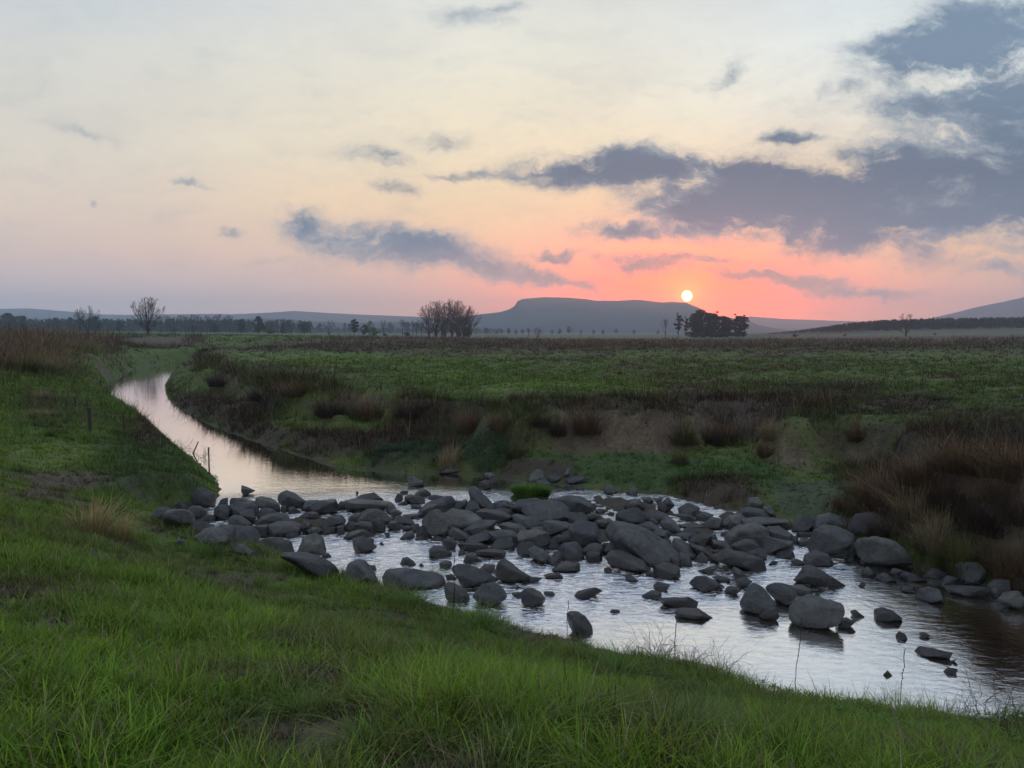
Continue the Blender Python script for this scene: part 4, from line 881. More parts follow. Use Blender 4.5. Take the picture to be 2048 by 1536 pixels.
plants('grass', int(260000 * DEN), 12, 60, 1.5, mid_t, False, M_blade, 'short green grass on the banks around the river bend', 'grass', .007, .6, 2, 1.6, .6)
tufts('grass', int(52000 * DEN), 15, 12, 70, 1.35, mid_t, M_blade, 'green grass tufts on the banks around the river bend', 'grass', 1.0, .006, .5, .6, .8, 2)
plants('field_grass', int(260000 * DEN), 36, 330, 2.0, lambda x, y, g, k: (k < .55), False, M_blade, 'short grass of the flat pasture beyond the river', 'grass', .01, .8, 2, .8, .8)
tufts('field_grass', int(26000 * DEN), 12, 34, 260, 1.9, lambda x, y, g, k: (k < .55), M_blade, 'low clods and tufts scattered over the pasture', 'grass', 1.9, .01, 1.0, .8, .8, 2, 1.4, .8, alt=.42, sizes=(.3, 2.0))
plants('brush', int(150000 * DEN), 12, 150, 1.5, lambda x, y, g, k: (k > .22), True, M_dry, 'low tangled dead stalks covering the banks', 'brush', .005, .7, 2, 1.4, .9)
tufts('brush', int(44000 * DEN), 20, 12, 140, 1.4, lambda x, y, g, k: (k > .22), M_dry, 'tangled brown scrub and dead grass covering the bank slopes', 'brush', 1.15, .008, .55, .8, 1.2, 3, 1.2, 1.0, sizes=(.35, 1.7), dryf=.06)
def gold(name, n, uv, rad, h, c, label, D=None):
    pass
# ------------------------------------------------------------------ tussocks: a thing each
def tussock_mesh(name, seed, nb, spread, lean, c, tip=1.3, w=.012, drop=.9):
    r_ = np.random.default_rng(seed); a = r_.uniform(0, 2 * math.pi, nb); rr = np.sqrt(r_.random(nb)) * spread * (.75 + .25 * np.sin(a * 3 + seed))
    pos = np.stack([rr * np.cos(a), rr * np.sin(a), np.zeros(nb) - .05], -1)
    h = r_.uniform(.2, 1.08, nb) * (.72 + .3 * np.sin(a * 2 + seed * 1.7) * rr / spread) * (1.1 - .35 * rr / spread) * 1.15; az = a + r_.normal(0, .5, nb)
    colr = np.array(c) * r_.normal(1, .22, (nb, 1)).clip(.4, 1.7) * (1 + r_.normal(0, .06, (nb, 3)))
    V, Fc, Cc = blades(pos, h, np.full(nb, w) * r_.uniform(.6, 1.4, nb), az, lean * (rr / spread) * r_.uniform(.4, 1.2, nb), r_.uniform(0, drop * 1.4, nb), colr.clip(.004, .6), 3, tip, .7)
    return npmesh(name, V, Fc, M_blade if name == 'lush' else M_dry, Cc)
CB = {'brown': (.085,.058,.036), 'rust': (.078,.052,.030), 'gold': (.20,.155,.075), 'olive': (.060,.062,.026), 'dark': (.045,.033,.028), 'green': (.045,.085,.020), 'straw': (.14,.115,.07)}
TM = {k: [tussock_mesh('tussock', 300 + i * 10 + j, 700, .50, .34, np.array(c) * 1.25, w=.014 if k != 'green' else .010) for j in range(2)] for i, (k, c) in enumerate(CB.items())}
TUSS = [ # u, v of the base, height px, width px, colour, label
 (1175,862,88,95,'rust','tall reddish-brown reed tuft crowning the pale clay bluff'),
 (1115,868,62,60,'dark','dark reed tuft on the bluff beside the tall reddish one'),
 (1080,850,50,70,'dark','low dark grass tuft at the upstream end of the clay bluff'),
 (1000,858,66,60,'brown','upright brown grass tuft on the slope above the green flat'),
 (940,862,72,70,'brown','bushy brown grass tuft at the end of the upper scrub band'),
 (1030,912,54,50,'olive','dark olive rush tuft standing in the gully below the bluff'),
 (900,935,75,60,'straw','straw-coloured drooping tuft at the waterline of the far bank'),
 (895,900,60,70,'dark','dark bristly tuft above the straw-coloured drooping one'),
 (1370,885,78,80,'olive','dark olive reed tuft at the foot of the burnt slope'),
 (1420,888,70,70,'dark','dark reed tuft beside the olive one below the burnt slope'),
 (1455,880,55,70,'brown','brown reed tuft at the downstream end of the reed row'),
 (1535,875,60,45,'straw','pale straw tuft at the shoulder of the round clay mound'),
 (1530,910,52,50,'brown','brown grass tuft leaning on the round clay mound'),
 (1710,878,66,56,'rust','rusty grass tuft on the slope beyond the big tussock bank'),
 (1640,812,48,60,'brown','brown grass tuft high on the burnt slope'),
 (1675,1022,60,30,'rust','narrow rusty reed tuft standing on the weir-side stones'),
 (1700,1030,68,34,'rust','taller rusty reed tuft beside the narrow one on the stones'),
 (1360,930,60,50,'olive','olive tuft on the green flat beneath the reed row'),
 (1780,1010,120,150,'brown','brown tussock at the upstream end of the big tussock bank'),
 (1850,965,110,150,'rust','rust-topped tussock high on the big tussock bank'),
 (1930,940,110,160,'rust','broad rusty tussock crowning the big tussock bank'),
 (2020,950,115,150,'brown','brown tussock at the top of the bank by the frame edge'),
 (1830,1040,110,120,'straw','straw-streaked tussock above the broadest pale boulder'),
 (1870,1095,120,110,'straw','pale drooping tussock just beyond the broadest pale boulder'),
 (1900,1020,110,140,'dark','dark tussock in the shaded middle of the tussock bank'),
 (1915,1140,130,100,'olive','tall olive tussock reaching down to the bank stones'),
 (1975,1060,120,150,'dark','shadowy tussock behind the squared bank block'),
 (2040,1040,130,140,'dark','dark tussock by the frame edge on the shaded bank'),
 (2015,1150,120,120,'brown','brown tussock hanging over the pale edge cobble'),
 (2060,1175,110,110,'brown','brown tussock lowest on the bank by the frame edge'),
 (1760,1075,70,90,'dark','dark ragged tussock over the half-buried boulder'),
 (1730,1000,80,80,'brown','small brown tussock where the tussock bank begins'),
 (35,742,62,120,'olive','round olive-brown tussock at the foot of the dry ridge'),
 (0,742,60,90,'brown','brown tussock next to the round olive one at the frame edge'),
 (90,742,40,60,'straw','straw-pale tuft beside the round olive tussock'),
 (100,872,26,34,'green','dark green rush tuft on the lime-green turf'),
 (85,800,30,60,'straw','dead straw clump on the sloping near-side turf'),
 (85,835,30,70,'straw','lower dead straw clump on the sloping near-side turf'),
 (520,800,44,90,'dark','dark twiggy tussock in the lower scrub band'),
 (660,830,66,100,'dark','dark tussock at the middle of the upper scrub band'),
 (740,838,70,110,'brown','brown tussock spilling from the upper scrub band'),
 (820,832,60,90,'dark','dark tussock near the end of the upper scrub band'),
 (1030,800,30,40,'brown','small brown tuft on the pasture lip above the gully'),
 (1205,760,14,24,'dark','tiny dark tuft alone on the pasture'),
 (1240,748,14,16,'brown','tiny brown tuft standing up on the pasture'),
 (1890,1000,90,120,'rust','rusty tussock below the broad crowning one'),
 (2000,1000,90,130,'rust','rusty tussock near the frame edge, half down the bank'),
 (440,770,44,80,'dark','dark tussock where the upper scrub band begins'),
 (590,790,50,90,'brown','brown tussock in the upper scrub band above the lime flat'),
 (420,722,30,60,'dark','dark scrub tussock at the river bend corner'),
]
first = {}
for i, (u, v, hp, wp, k, lab) in enumerate(TUSS):
    p = hit(u, v); Hm = hp * p[1] / F * 1.05; Wm = wp * p[1] / F / .95
    me = TM[k][i % 2]; o = nob('grass_tussock', me, None, tuple(p)); o.scale = (Wm * .72, Wm * .72, Hm); o.rotation_euler = (0, 0, i * 1.3)
    tag(o, lab, 'tussock', 'grass tussocks on the banks')
# golden dry tuft at the near bank crest
gm = tussock_mesh('golden', 77, 420, .45, .5, (.23, .185, .09), 1.2, .016, .8)
for (u, v, hp, wp, lab) in ((185,1065,110,110,'tall golden dry grass tuft on the near bank crest'),(235,1080,85,80,'shorter golden grass tuft beside the tall one on the near crest')):
    p = hit(u, v); o = nob('dry_grass_tuft', gm, None, tuple(p)); s = wp * p[1] / F; o.scale = (s, s, hp * p[1] / F); o.rotation_euler = (0, 0, u); tag(o, lab, 'grass tuft', 'golden tufts on the near crest')
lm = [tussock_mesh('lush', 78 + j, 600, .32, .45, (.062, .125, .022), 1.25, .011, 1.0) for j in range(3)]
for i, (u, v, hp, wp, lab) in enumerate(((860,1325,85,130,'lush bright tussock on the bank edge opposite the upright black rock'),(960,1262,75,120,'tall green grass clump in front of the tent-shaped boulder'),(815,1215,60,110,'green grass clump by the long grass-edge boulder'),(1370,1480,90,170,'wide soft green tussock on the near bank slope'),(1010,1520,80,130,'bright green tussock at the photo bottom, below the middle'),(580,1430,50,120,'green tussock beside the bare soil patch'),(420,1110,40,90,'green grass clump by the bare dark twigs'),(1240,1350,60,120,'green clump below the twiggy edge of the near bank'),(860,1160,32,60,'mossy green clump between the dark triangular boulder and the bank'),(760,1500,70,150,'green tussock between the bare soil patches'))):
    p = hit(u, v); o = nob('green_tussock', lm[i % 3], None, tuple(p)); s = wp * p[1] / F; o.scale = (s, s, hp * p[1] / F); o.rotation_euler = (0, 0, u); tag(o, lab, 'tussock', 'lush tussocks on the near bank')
# green islet in the weir
def islet():
    n = 4200; r_ = np.random.default_rng(5); a = r_.uniform(0, 6.283, n); rr = np.sqrt(r_.random(n)) * (.82 + .18 * np.sin(a * 3 + 1))
    c0 = hit(1060, 1003); sx = 80 * c0[1] / F / 2; hz = 15 * c0[1] / F
    pos = np.stack([rr * np.cos(a) * sx, rr * np.sin(a) * sx * .9, hz * np.sqrt(1 - rr ** 2) * .8], -1)
    colr = np.array([.055, .115, .018]) * r_.normal(1, .3, (n, 1)).clip(.3, 1.8)
    V, Fc, Cc = blades(pos, r_.uniform(.08, .30, n), np.full(n, .017), a + r_.normal(0, .8, n), r_.uniform(.2, 1., n), r_.uniform(0, .8, n), colr, 2)
    bm = bmesh.new(); bmesh.ops.create_icosphere(bm, subdivisions=4, radius=1)
    for v in bm.verts: v.co = Vector((v.co.x * sx * .98, v.co.y * sx * .88, v.co.z * hz * .82 if v.co.z > 0 else v.co.z * .3)) * (1 + .08 * mnoise.noise(v.co * 3))
    m2 = bpy.data.meshes.new('mound'); bm.to_mesh(m2); bm.free(); m2.materials.append(simple('moss', (.03, .06, .012), .95, 20))
    root = empty('grass_islet', (c0[0], c0[1] + sx * .6, 0)); tag(root, 'bright green grassy mound among the weir rocks', 'islet')
    nob('mound', m2, root); nob('foliage', npmesh('islet_leaves', V, Fc, M_blade, Cc), root)
islet()
# ------------------------------------------------------------------ tubes: branching wood
def tube(segs, sides=3):
    """segs: list of (p0, p1, r0, r1) -> arrays"""
    A = np.array([s[0] for s in segs]); B = np.array([s[1] for s in segs]); ra = np.array([s[2] for s in segs]); rb = np.array([s[3] for s in segs])
    d = B - A; L = np.linalg.norm(d, axis=1, keepdims=True) + 1e-9; d /= L
    up = np.where(np.abs(d[:, 2:3]) > .9, np.array([[1., 0, 0]]), np.array([[0., 0, 1]])); s = np.cross(d, up); s /= np.linalg.norm(s, axis=1, keepdims=True); t = np.cross(d, s)
    V = []
    for k in range(sides):
        a = 2 * math.pi * k / sides; o = s * math.cos(a) + t * math.sin(a); V += [A + o * ra[:, None], B + o * rb[:, None]]
    V = np.stack(V, 1).reshape(-1, 3); b = (np.arange(len(A)) * 2 * sides)[:, None]; Fs = []
    for k in range(sides):
        j = (k + 1) % sides; Fs.append(b + np.array([[2 * k, 2 * j, 2 * j + 1, 2 * k + 1]]))
    return V, np.concatenate(Fs)
def grow(r_, p, d, L, rad, lvl, mx, out, spread, upb, nchild=(3, 5), ratio=.6, crook=.10, env=None):
    n = 5; pts = [p]; dd = d
    for i in range(n):
        dd = dd + Vector(r_.normal(0, crook, 3)) + Vector((0, 0, upb)); dd.normalize(); pts.append(pts[-1] + dd * L / n)
    for i in range(n): out[min(lvl, 9)].append((pts[i][:], pts[i + 1][:], rad * (1 - .55 * i / n), rad * (1 - .55 * (i + 1) / n)))
    if lvl >= mx: return
    k = int(r_.integers(nchild[0], nchild[1] + 1))
    for c in range(k):
        f = (c + r_.uniform(.2, .9)) / k; f = .18 + .8 * f if lvl else .35 + .62 * f; j = min(n - 1, int(f * n)); base = pts[j] + (pts[j + 1] - pts[j]) * (f * n - j)
        ax = Vector(r_.normal(0, 1, 3)); ax = (ax - ax.dot(dd) * dd).normalized(); a = r_.uniform(.7, 1.2) * spread
        nd = (dd * math.cos(a) + ax * math.sin(a)); nd.z += .12; nd.normalize(); l = L * ratio * (1.15 - .55 * f) * r_.uniform(.8, 1.15)
        if env:
            C_, R_ = env; q_ = base - C_; b_ = -nd.dot(q_); dsc = b_ * b_ - q_.length_squared + R_ * R_
            l = min(l, (b_ + math.sqrt(dsc)) * r_.uniform(.85, 1.05)) if dsc > 0 and b_ + math.sqrt(dsc) > 0 else l * .4
        grow(r_, base, nd, max(l, .02), rad * (1 - .5 * f) * .55, lvl + 1, mx, out, spread, upb, nchild, ratio, crook, env)
def bare_tree(seed, limbs=9, fan=.8, low=.18, rad=.016, mx=3, nchild=(5, 7), mat=None, twig=1.0, ratio=.5, spread=.6, upb=.03, R_=.40, zc=.60):
    """unit-height leafless tree: limbs fan out from low on the trunk and fill a rounded crown with side branches and twigs"""
    r_ = np.random.default_rng(seed); out = {k: [] for k in range(10)}; C_ = Vector((0, 0, zc))
    for s in range(limbs):
        a = 2.4 * s + r_.uniform(-.3, .3); f = fan * ((s + .3) / limbs) ** .8; z0 = low * (.25 + .75 * (1 - s / limbs)) * r_.uniform(.6, 1.1)
        d = Vector((math.cos(a) * math.sin(f), math.sin(a) * math.sin(f), math.cos(f))); p0 = Vector((math.cos(a) * .014, math.sin(a) * .014, -.02)); p1 = Vector((math.cos(a) * .02, math.sin(a) * .02, z0))
        out[0].append((p0[:], p1[:], rad * 1.2, rad)); q_ = p1 - C_; b_ = -d.dot(q_); dsc = b_ * b_ - q_.length_squared + R_ * R_
        L_ = b_ + math.sqrt(dsc) if dsc > 0 else b_
        grow(r_, p1, d, max(L_, .15) * r_.uniform(.86, 1.0), rad * .9, 1, mx, out, spread, upb, nchild, ratio, .05, (C_, R_))
    V, Fc = tube(out[0] + out[1], 5); c = [s for k in range(2, 10) for s in out[k]]
    c = [(a, b, max(x, .0016 * twig), max(y, .0013 * twig)) for a, b, x, y in c]
    V2, F2 = tube(c, 3); zt = np.percentile(np.concatenate([V2[:, 2], V[:, 2]]), 99.6); wid = np.percentile(np.abs(V2[:, :2]), 99) * 2 / zt
    return npmesh('trunk', V / zt, Fc, mat or M_bark), npmesh('crown', V2 / zt, F2, mat or M_bark), wid
def lobes(seed, n, shape, zlo=.25, w=.3, rr=(.05, .1)):
    r_ = np.random.default_rng(seed); L_ = []
    for k in range(n):
        t = r_.random(); z = zlo + (1 - zlo) * t
        wz = {'round': math.sqrt(max(0, 1 - (2 * t - .95) ** 2)), 'tier': .55 + .45 * math.sin(t * 9 + seed) * (1 - t) + .1, 'top': .35 + .9 * t if t < .75 else 1.3 * (1.35 - t)}[shape] * w
        L_.append((r_.uniform(-1, 1) * wz, z, r_.uniform(*rr)))
    return L_
def leafy(seed, lobes, nleaf, c, lsz=.035, trunkh=.3, rad=.03, flat=1.0, mat=None):
    """unit-height tree: lobes = list of (x, z, r); leaf cards through the volume"""
    r_ = np.random.default_rng(seed); Vs = []; Cs = []
    lob = [(x, r_.uniform(-.6, .6) * abs(x) + r_.normal(0, .05), z, r) for x, z, r in lobes]
    tot = sum(l[3] ** 2 for l in lob)
    for x, y, z, r in lob:
        k = int(nleaf * r * r / tot); dv = r_.normal(size=(k, 3)); dv /= np.linalg.norm(dv, axis=1, keepdims=True)
        rr = r * r_.uniform(.35, 1.0, (k, 1)) ** .5 * (1 + .28 * (fbm(dv[:, 0] * 3 + x * 9, dv[:, 2] * 3 + dv[:, 1] * 2 + z * 7, seed, 2)[:, None] - .5) * 2)
        p = np.array([x, y, z]) + dv * rr * np.array([1, 1, .8 * flat]); u_ = r_.normal(size=(k, 3)); u_ /= np.linalg.norm(u_, axis=1, keepdims=True); w_ = np.cross(u_, r_.normal(size=(k, 3))); w_ /= np.linalg.norm(w_, axis=1, keepdims=True)
        s = lsz * r_.uniform(.6, 1.5, (k, 1)); Vs.append(np.stack([p - u_ * s, p + w_ * s * .5, p + u_ * s, p - w_ * s * .5], 1).reshape(-1, 3))
        cc = np.array(c) * r_.normal(1, .25, (k, 1)).clip(.4, 1.8) * r_.uniform(.8, 1.2); Cs.append(np.repeat(cc, 4, 0))
    V = np.concatenate(Vs); Fc = np.arange(len(V)).reshape(-1, 4)
    segs = [((0, 0, -.03), (.01, 0, trunkh), rad, rad * .75)]
    for x, y, z, r in lob:
        m_ = (x * .45, y * .45, trunkh + (z - trunkh) * .45); segs += [((.01, 0, trunkh * .8), m_, rad * .55, rad * .4), (m_, (x, y, z), rad * .4, rad * .12)]
    V2, F2 = tube(segs, 6)
    return npmesh('trunk', V2, F2, mat or M_bark_dark), npmesh('crown', V, Fc, M_leaf, np.concatenate(Cs))
def tree(name, meshes, u, D, vtop, label, group=None, wscale=1., rz=0, cat='tree', wpx=None, zoff=0.):
    x = atD(u, D)[0]; zb = float(look(GZ, x, D)) + zoff; zt = atD(u, D, vtop)[2]; h = zt - zb
    o = empty(name, (x, D, zb)); s = h * wscale
    if wpx and len(meshes) > 2: s = wpx * D / F / meshes[2]
    o.scale = (s, s, h); o.rotation_euler = (0, 0, rz); tag(o, label, cat, group)
    nob('trunk', meshes[0], o); nob('crown', meshes[1], o); return o
BT = [bare_tree(11, 15, .9, .28, .009, 4, (5, 7), twig=.55, R_=.37, zc=.62, spread=.5), bare_tree(12, 8, 1.0, .36, .011, 4, (4, 6), twig=1.1, R_=.38, zc=.62), bare_tree(13, 10, 1.05, .26, .010, 4, (5, 6), R_=.40, twig=.5),
      bare_tree(14, 5, .45, .6, .009, 3, (5, 7), twig=1.5, R_=.30, zc=.70), bare_tree(15, 7, .5, .5, .008, 3, (5, 7), twig=1.8, R_=.33, zc=.66), bare_tree(16, 12, 1.1, .24, .009, 4, (5, 7), R_=.42, zc=.58, twig=.5)]
tree('bare_tree', BT[0], 296, 192, 594, 'round-crowned bare tree with several stems, tallest above the dry ridge', wpx=62)
tree('bare_tree', BT[2], 176, 260, 611, 'wide bare tree against the dark treeline behind the dry ridge', wpx=48, rz=1)
tree('bare_tree', BT[1], 160, 280, 618, 'thin bare tree leaning beside the wide one behind the dry ridge', wpx=26, rz=2)
for i, (u, D, vt, wp, k, lab) in enumerate([(858,330,616,34,5,'bare tree with low spreading limbs on the upstream flank of the grove'),(872,335,603,44,0,'tall bare tree second from the upstream flank of the grove'),(890,328,600,40,2,'tall bare forked tree of the grove, its top the most pointed'),(904,336,598,44,5,'tallest bare tree in the middle of the grove'),(915,330,602,40,0,'bare tree just past the middle of the grove'),(928,334,612,40,2,'shorter bare tree near the sunward flank of the grove'),(938,330,618,34,5,'bare tree with drooping twigs on the sunward flank of the grove'),(885,322,622,36,1,'slim bare tree in front within the grove'),(920,324,632,44,1,'small bare tree low in front of the grove')]):
    tree('bare_tree', BT[k], u, D, vt, lab, 'bare trees of the riverside grove', wpx=wp * 1.5, rz=i * 1.1)
tree('bare_tree', BT[1], 1812, 300, 627, 'bare tree standing before the dark plantation hill', wpx=42, rz=.6)
tree('bare_tree', BT[3], 1331, 380, 637, 'thin bare tree beside the eucalyptus clump in the red glow', wpx=20)
tree('bare_tree', BT[2], 1077, 420, 654, 'small crooked tree with dark crown on the misty plain', wpx=24, rz=2)
tree('bare_tree', BT[4], 1057, 430, 656, 'slender small tree touching the crooked one on the misty plain', wpx=10)
tree('bare_tree', BT[3], 1162, 380, 659, 'tiny leaning dead tree alone on the misty plain', wpx=8)
tree('bare_tree', BT[2], 658, 420, 640, 'wide open bare tree left of the dark pine', wpx=30)
tree('bare_tree', BT[3], 690, 430, 645, 'thin leaning dead tree beside the dark pine', wpx=10)
tree('bare_tree', BT[1], 767, 430, 640, 'bare tree right of the pale green bush', wpx=18, rz=1)
tree('bare_tree', BT[3], 805, 440, 638, 'lone slim bare tree before the grove', wpx=14, rz=2)
for i, u in enumerate((826, 833, 843)): tree('bare_tree', BT[4], u, 420 + i * 6, 641 + i * 2, 'slim bare tree of the trio at the upstream foot of the grove', 'slim bare trio by the grove', wpx=12, rz=i)
for i, (u, vt) in enumerate([(322,632),(335,630),(347,634),(362,629),(371,631),(384,628),(395,629),(403,633),(415,630),(428,631),(437,627),(460,629),(452,633),(340,636),(378,634),(421,635),(482,640),(543,641),(556,637),(568,636),(582,638),(576,644)]):
    tree('bare_tree', BT[3 + i % 2], u, 470 + (i * 37) % 60, vt, 'tall leafless tree in the hazy row beyond the river bend', 'leafless trees in the hazy row', wpx=17 + (i * 7) % 6, rz=i * 1.7)
DK, DK2, LG = (.020, .034, .018), (.030, .046, .024), (.075, .115, .030)
LT = [leafy(21, lobes(1, 26, 'round', .2, .34, (.08, .16)), 5200, DK, .022, .25),
      leafy(22, lobes(2, 24, 'round', .12, .26, (.08, .15)), 4600, DK, .022, .15),
      leafy(23, lobes(3, 34, 'round', .25, .6, (.09, .18)), 6200, DK2, .022, .2),
      leafy(24, lobes(4, 30, 'round', .12, .5, (.09, .18)), 5200, LG, .024, .1)]
for i, (u, D, vt, k, ws, lab) in enumerate([
 (20,520,628,2,1.1,'large dark leafy tree at the frame edge of the hazy treeline'),(-12,500,632,0,1.3,'dark leafy tree cut by the frame edge'),(48,540,633,0,1.2,'dark leafy tree second from the edge of the treeline'),
 (110,560,637,2,1.0,'broad dark tree left of the wide bare tree'),(190,520,634,0,1.3,'dark leafy tree behind the wide bare tree'),(140,540,636,0,1.0,'dark round tree just before the wide bare tree'),
 (238,500,641,1,.9,'small cone-shaped dark tree between the two bare trees'),(429,450,645,1,1.2,'pointed dark bush-like tree below the leafless row'),(483,450,636,1,.85,'tall rounded dark tree first of the pair'),
 (518,450,634,0,.9,'tall rounded dark tree second of the pair, beside the pale bush'),(609,460,646,2,1.0,'wide dark rounded tree alone before the grey plain'),(565,470,648,0,1.2,'dark low tree behind the pale bush'),
 (385,480,650,2,1.2,'low dark thicket tree under the leafless row'),(350,480,656,0,1.2,'small round dark bush left in the leafless row'),(323,480,658,0,1.2,'tiny round dark bush at the start of the leafless row'),(730,440,650,0,1.2,'grey-green tree behind the dark pine')]):
    tree('leafy_tree', LT[k], u, D, vt, lab, 'dark trees of the far treeline', ws, i)
tree('bush', LT[3], 540, 380, 655, 'pale green rounded bush before the dark pair of trees', None, 1.6, 0, 'bush')
tree('bush', LT[3], 748, 360, 656, 'bright yellow-green bush beside the dark pine', None, 1.4, 1, 'bush')
tree('bush', LT[2], 815, 330, 665, 'low dark bush left of the bare grove', None, 2.0, 1, 'bush'); tree('bush', LT[2], 770, 330, 667, 'low dark bush beyond the yellow-green one', None, 2.0, 2, 'bush')
tree('bush', LT[0], 936, 318, 655, 'dark evergreen bush under the bare grove', None, 1.1, 2, 'bush')
tree('bush', LT[0], 1075, 400, 672, 'low dark bush at the foot of the crooked small tree', None, 2.0, 2, 'bush')
tree('bush', LT[2], 1590, 320, 668, 'low dark bush before the foot of the plantation hill', None, 1.6, 2, 'bush')
tree('bush', LT[3], 1690, 330, 668, 'pale green bush beyond the brown grass strip', None, 1.6, 2, 'bush'); tree('bush', LT[3], 1870, 340, 666, 'green bush right of the bare tree by the plantation', None, 1.6, 3, 'bush')
pine = leafy(31, [(0,.93,.10),(-.12,.84,.12),(.12,.78,.13),(-.1,.66,.11),(.13,.58,.15),(-.02,.5,.14),(-.1,.4,.13),(.12,.36,.14),(0,.24,.12)], 2600, (.016,.028,.016), .04, .8, .022, .6)
tree('pine_tree', pine, 709, 400, 638, 'dark flat-tiered pine standing alone on the plain', None, .95)
EUC = [leafy(41, lobes(5, 24, 'top', .22, .24, (.045, .10)), 4600, (.022,.026,.016), .017, .55, .018, .7),
       leafy(42, lobes(6, 50, 'top', .06, .38, (.05, .12)), 8200, (.022,.026,.016), .017, .5, .02, .75)]
for i, (u, D, vt, k, ws, lab) in enumerate([(1395,384,628,1,1.2,'broad dark eucalyptus deep inside the clump behind the tallest'),(1425,384,629,1,1.2,'broad dark eucalyptus deep inside mid clump'),(1452,384,636,1,1.3,'broad eucalyptus behind the dip in the clump'),(1480,384,634,1,1.1,'broad eucalyptus behind the last pair'),(1357,385,627,0,.72,'slim airy eucalyptus apart at the left of the clump'),(1372,380,634,0,.6,'thin low eucalyptus filling the gap in the clump'),(1388,375,632,1,.9,'eucalyptus at the shoulder of the dense clump'),(1402,380,622,1,.9,'tallest eucalyptus, below the setting sun'),(1418,372,628,1,.9,'dense eucalyptus right of the tallest one'),(1432,380,624,0,1.0,'eucalyptus with a raised domed crown in mid clump'),(1445,374,634,1,.85,'lower dense eucalyptus past mid clump'),(1458,378,640,1,.8,'lowest eucalyptus in the dip of the clump'),(1472,380,629,0,1.0,'tall eucalyptus first of the last pair'),(1488,376,631,0,1.05,'outermost eucalyptus with branches reaching out')]):
    tree('eucalyptus_tree', EUC[k], u, D, vt, lab, 'eucalyptus clump under the sun', ws, i * .9)
for i in range(6): tree('bush', LT[2], 1385 + i * 20, 368, 664 + (i % 3), 'dark undergrowth bush at the foot of the eucalyptus clump', 'undergrowth bushes of the eucalyptus clump', 2.2, i, 'bush')
for i, (u, vt) in enumerate([(973,658),(993,661),(1003,660),(1017,659),(1032,660),(1045,661),(1104,662),(1119,658),(1138,656),(1187,662),(1206,661),(1232,660),(1268,662),(1316,661),(600,650),(620,645),(640,647),(700,650),(740,645),(780,646),(815,647),(835,648)]):
    tree('small_tree', LT[i % 3], u, 900 + (i * 53) % 150, vt - 2, 'small misty tree in the far row at the mountain foot', 'misty trees at the mountain foot', 1.0, i)
# ------------------------------------------------------------------ plantation on the right hill: one wood
def woods(name, uv0, uv1, D0, D1, n, hgt, c, label, wid=.35):
    r_ = np.random.default_rng(8); k = 60; Vs = []; Cs = []
    u = r_.uniform(uv0, uv1, n); D = r_.uniform(D0, D1, n); x = (u - 1024) / F * D; z = look(GZ, x, D)
    h = hgt * r_.uniform(.75, 1.15, n) * (np.clip(.12 + .88 * sstep(1520, 1780, u), 0, 1) if uv0 > 1000 else 1)
    pc = np.repeat(np.stack([x, D, z], -1), k, 0); t = r_.random((n * k, 1)) ** .7; a = r_.uniform(0, 6.283, (n * k, 1)); hh = np.repeat(h, k)[:, None]
    rad = (1.05 - t) * wid * hh * r_.uniform(.4, 1.1, (n * k, 1)); p = pc + np.concatenate([np.cos(a) * rad, np.sin(a) * rad, t * hh], 1)
    s = hh * .075; u_ = r_.normal(size=(n * k, 3)); w_ = r_.normal(size=(n * k, 3))
    V = np.stack([p - u_ * s * .7, p + w_ * s * .7, p + u_ * s * .7], 1).reshape(-1, 3)
    cc = np.repeat(np.repeat(np.array(c) * r_.normal(1, .2, (n, 1)).clip(.5, 1.6), k, 0), 3, 0)
    o = nob(name, npmesh(name, V, np.arange(len(V)).reshape(-1, 3), M_leaf, cc)); tag(o, label, 'wood', kind='stuff')
woods('woods', 1535, 2250, 470, 690, 4200, 5.5, (.014, .024, .014), 'dark conifer plantation covering the low hill')
woods('woods', -150, 620, 620, 760, 900, 10., (.022, .034, .022), 'hazy far wood behind the river plain', .5)
woods('woods', 560, 1000, 1100, 1400, 700, 8., (.022, .034, .022), 'distant wooded strip before the pale hills', .6)
# ------------------------------------------------------------------ fence posts, gate, twigs
def post_mesh(h, r, sides=8, taper=.92, rough=.1, seed=1):
    bm = bmesh.new(); rr = random.Random(seed); rings = []
    for k in range(7):
        t = k / 6; rings.append([bm.verts.new((math.cos(a) * r * (1 - (1 - taper) * t) * (1 + rr.uniform(-rough, rough)), math.sin(a) * r * (1 + rr.uniform(-rough, rough)), -.3 + (h + .3) * t + (rr.uniform(-.02, .02) * h if k == 6 else 0))) for a in [2 * math.pi * j / sides for j in range(sides)]])
    for a, b in zip(rings, rings[1:]):
        for j in range(sides): bm.faces.new((a[j], a[(j + 1) % sides], b[(j + 1) % sides], b[j]))
    bm.faces.new(rings[-1]); me = bpy.data.meshes.new('post'); bm.to_mesh(me); bm.free(); return me
def post(u, v, vt, wpx, mat, label, lean=0., cat='fence post'):
    p = hit(u, v); h = (v - vt) * p[1] / F * 1.03; me = post_mesh(h, wpx * p[1] / F / 2, seed=int(u)); me.materials.append(mat)
    o = nob('fence_post', me, None, tuple(p)); o.rotation_euler = (0.02, lean, 0); tag(o, label, cat, 'old fence posts on the near bank'); return p, h
pa, ha = post(180, 868, 817, 7.5, M_post, 'thick weathered wooden post on the near bank turf', .01)
pb, hb = post(249, 868, 828, 3.6, M_post, 'thin dark post wired to the thick wooden one', -.02)
post(419, 957, 895, 3.2, M_rust, 'straight rusty iron post on the bank tip above the water', .0)
post(386, 907, 881, 2.6, M_rust, 'short rusty post leaning over among the bank grass', .45)
segs = []
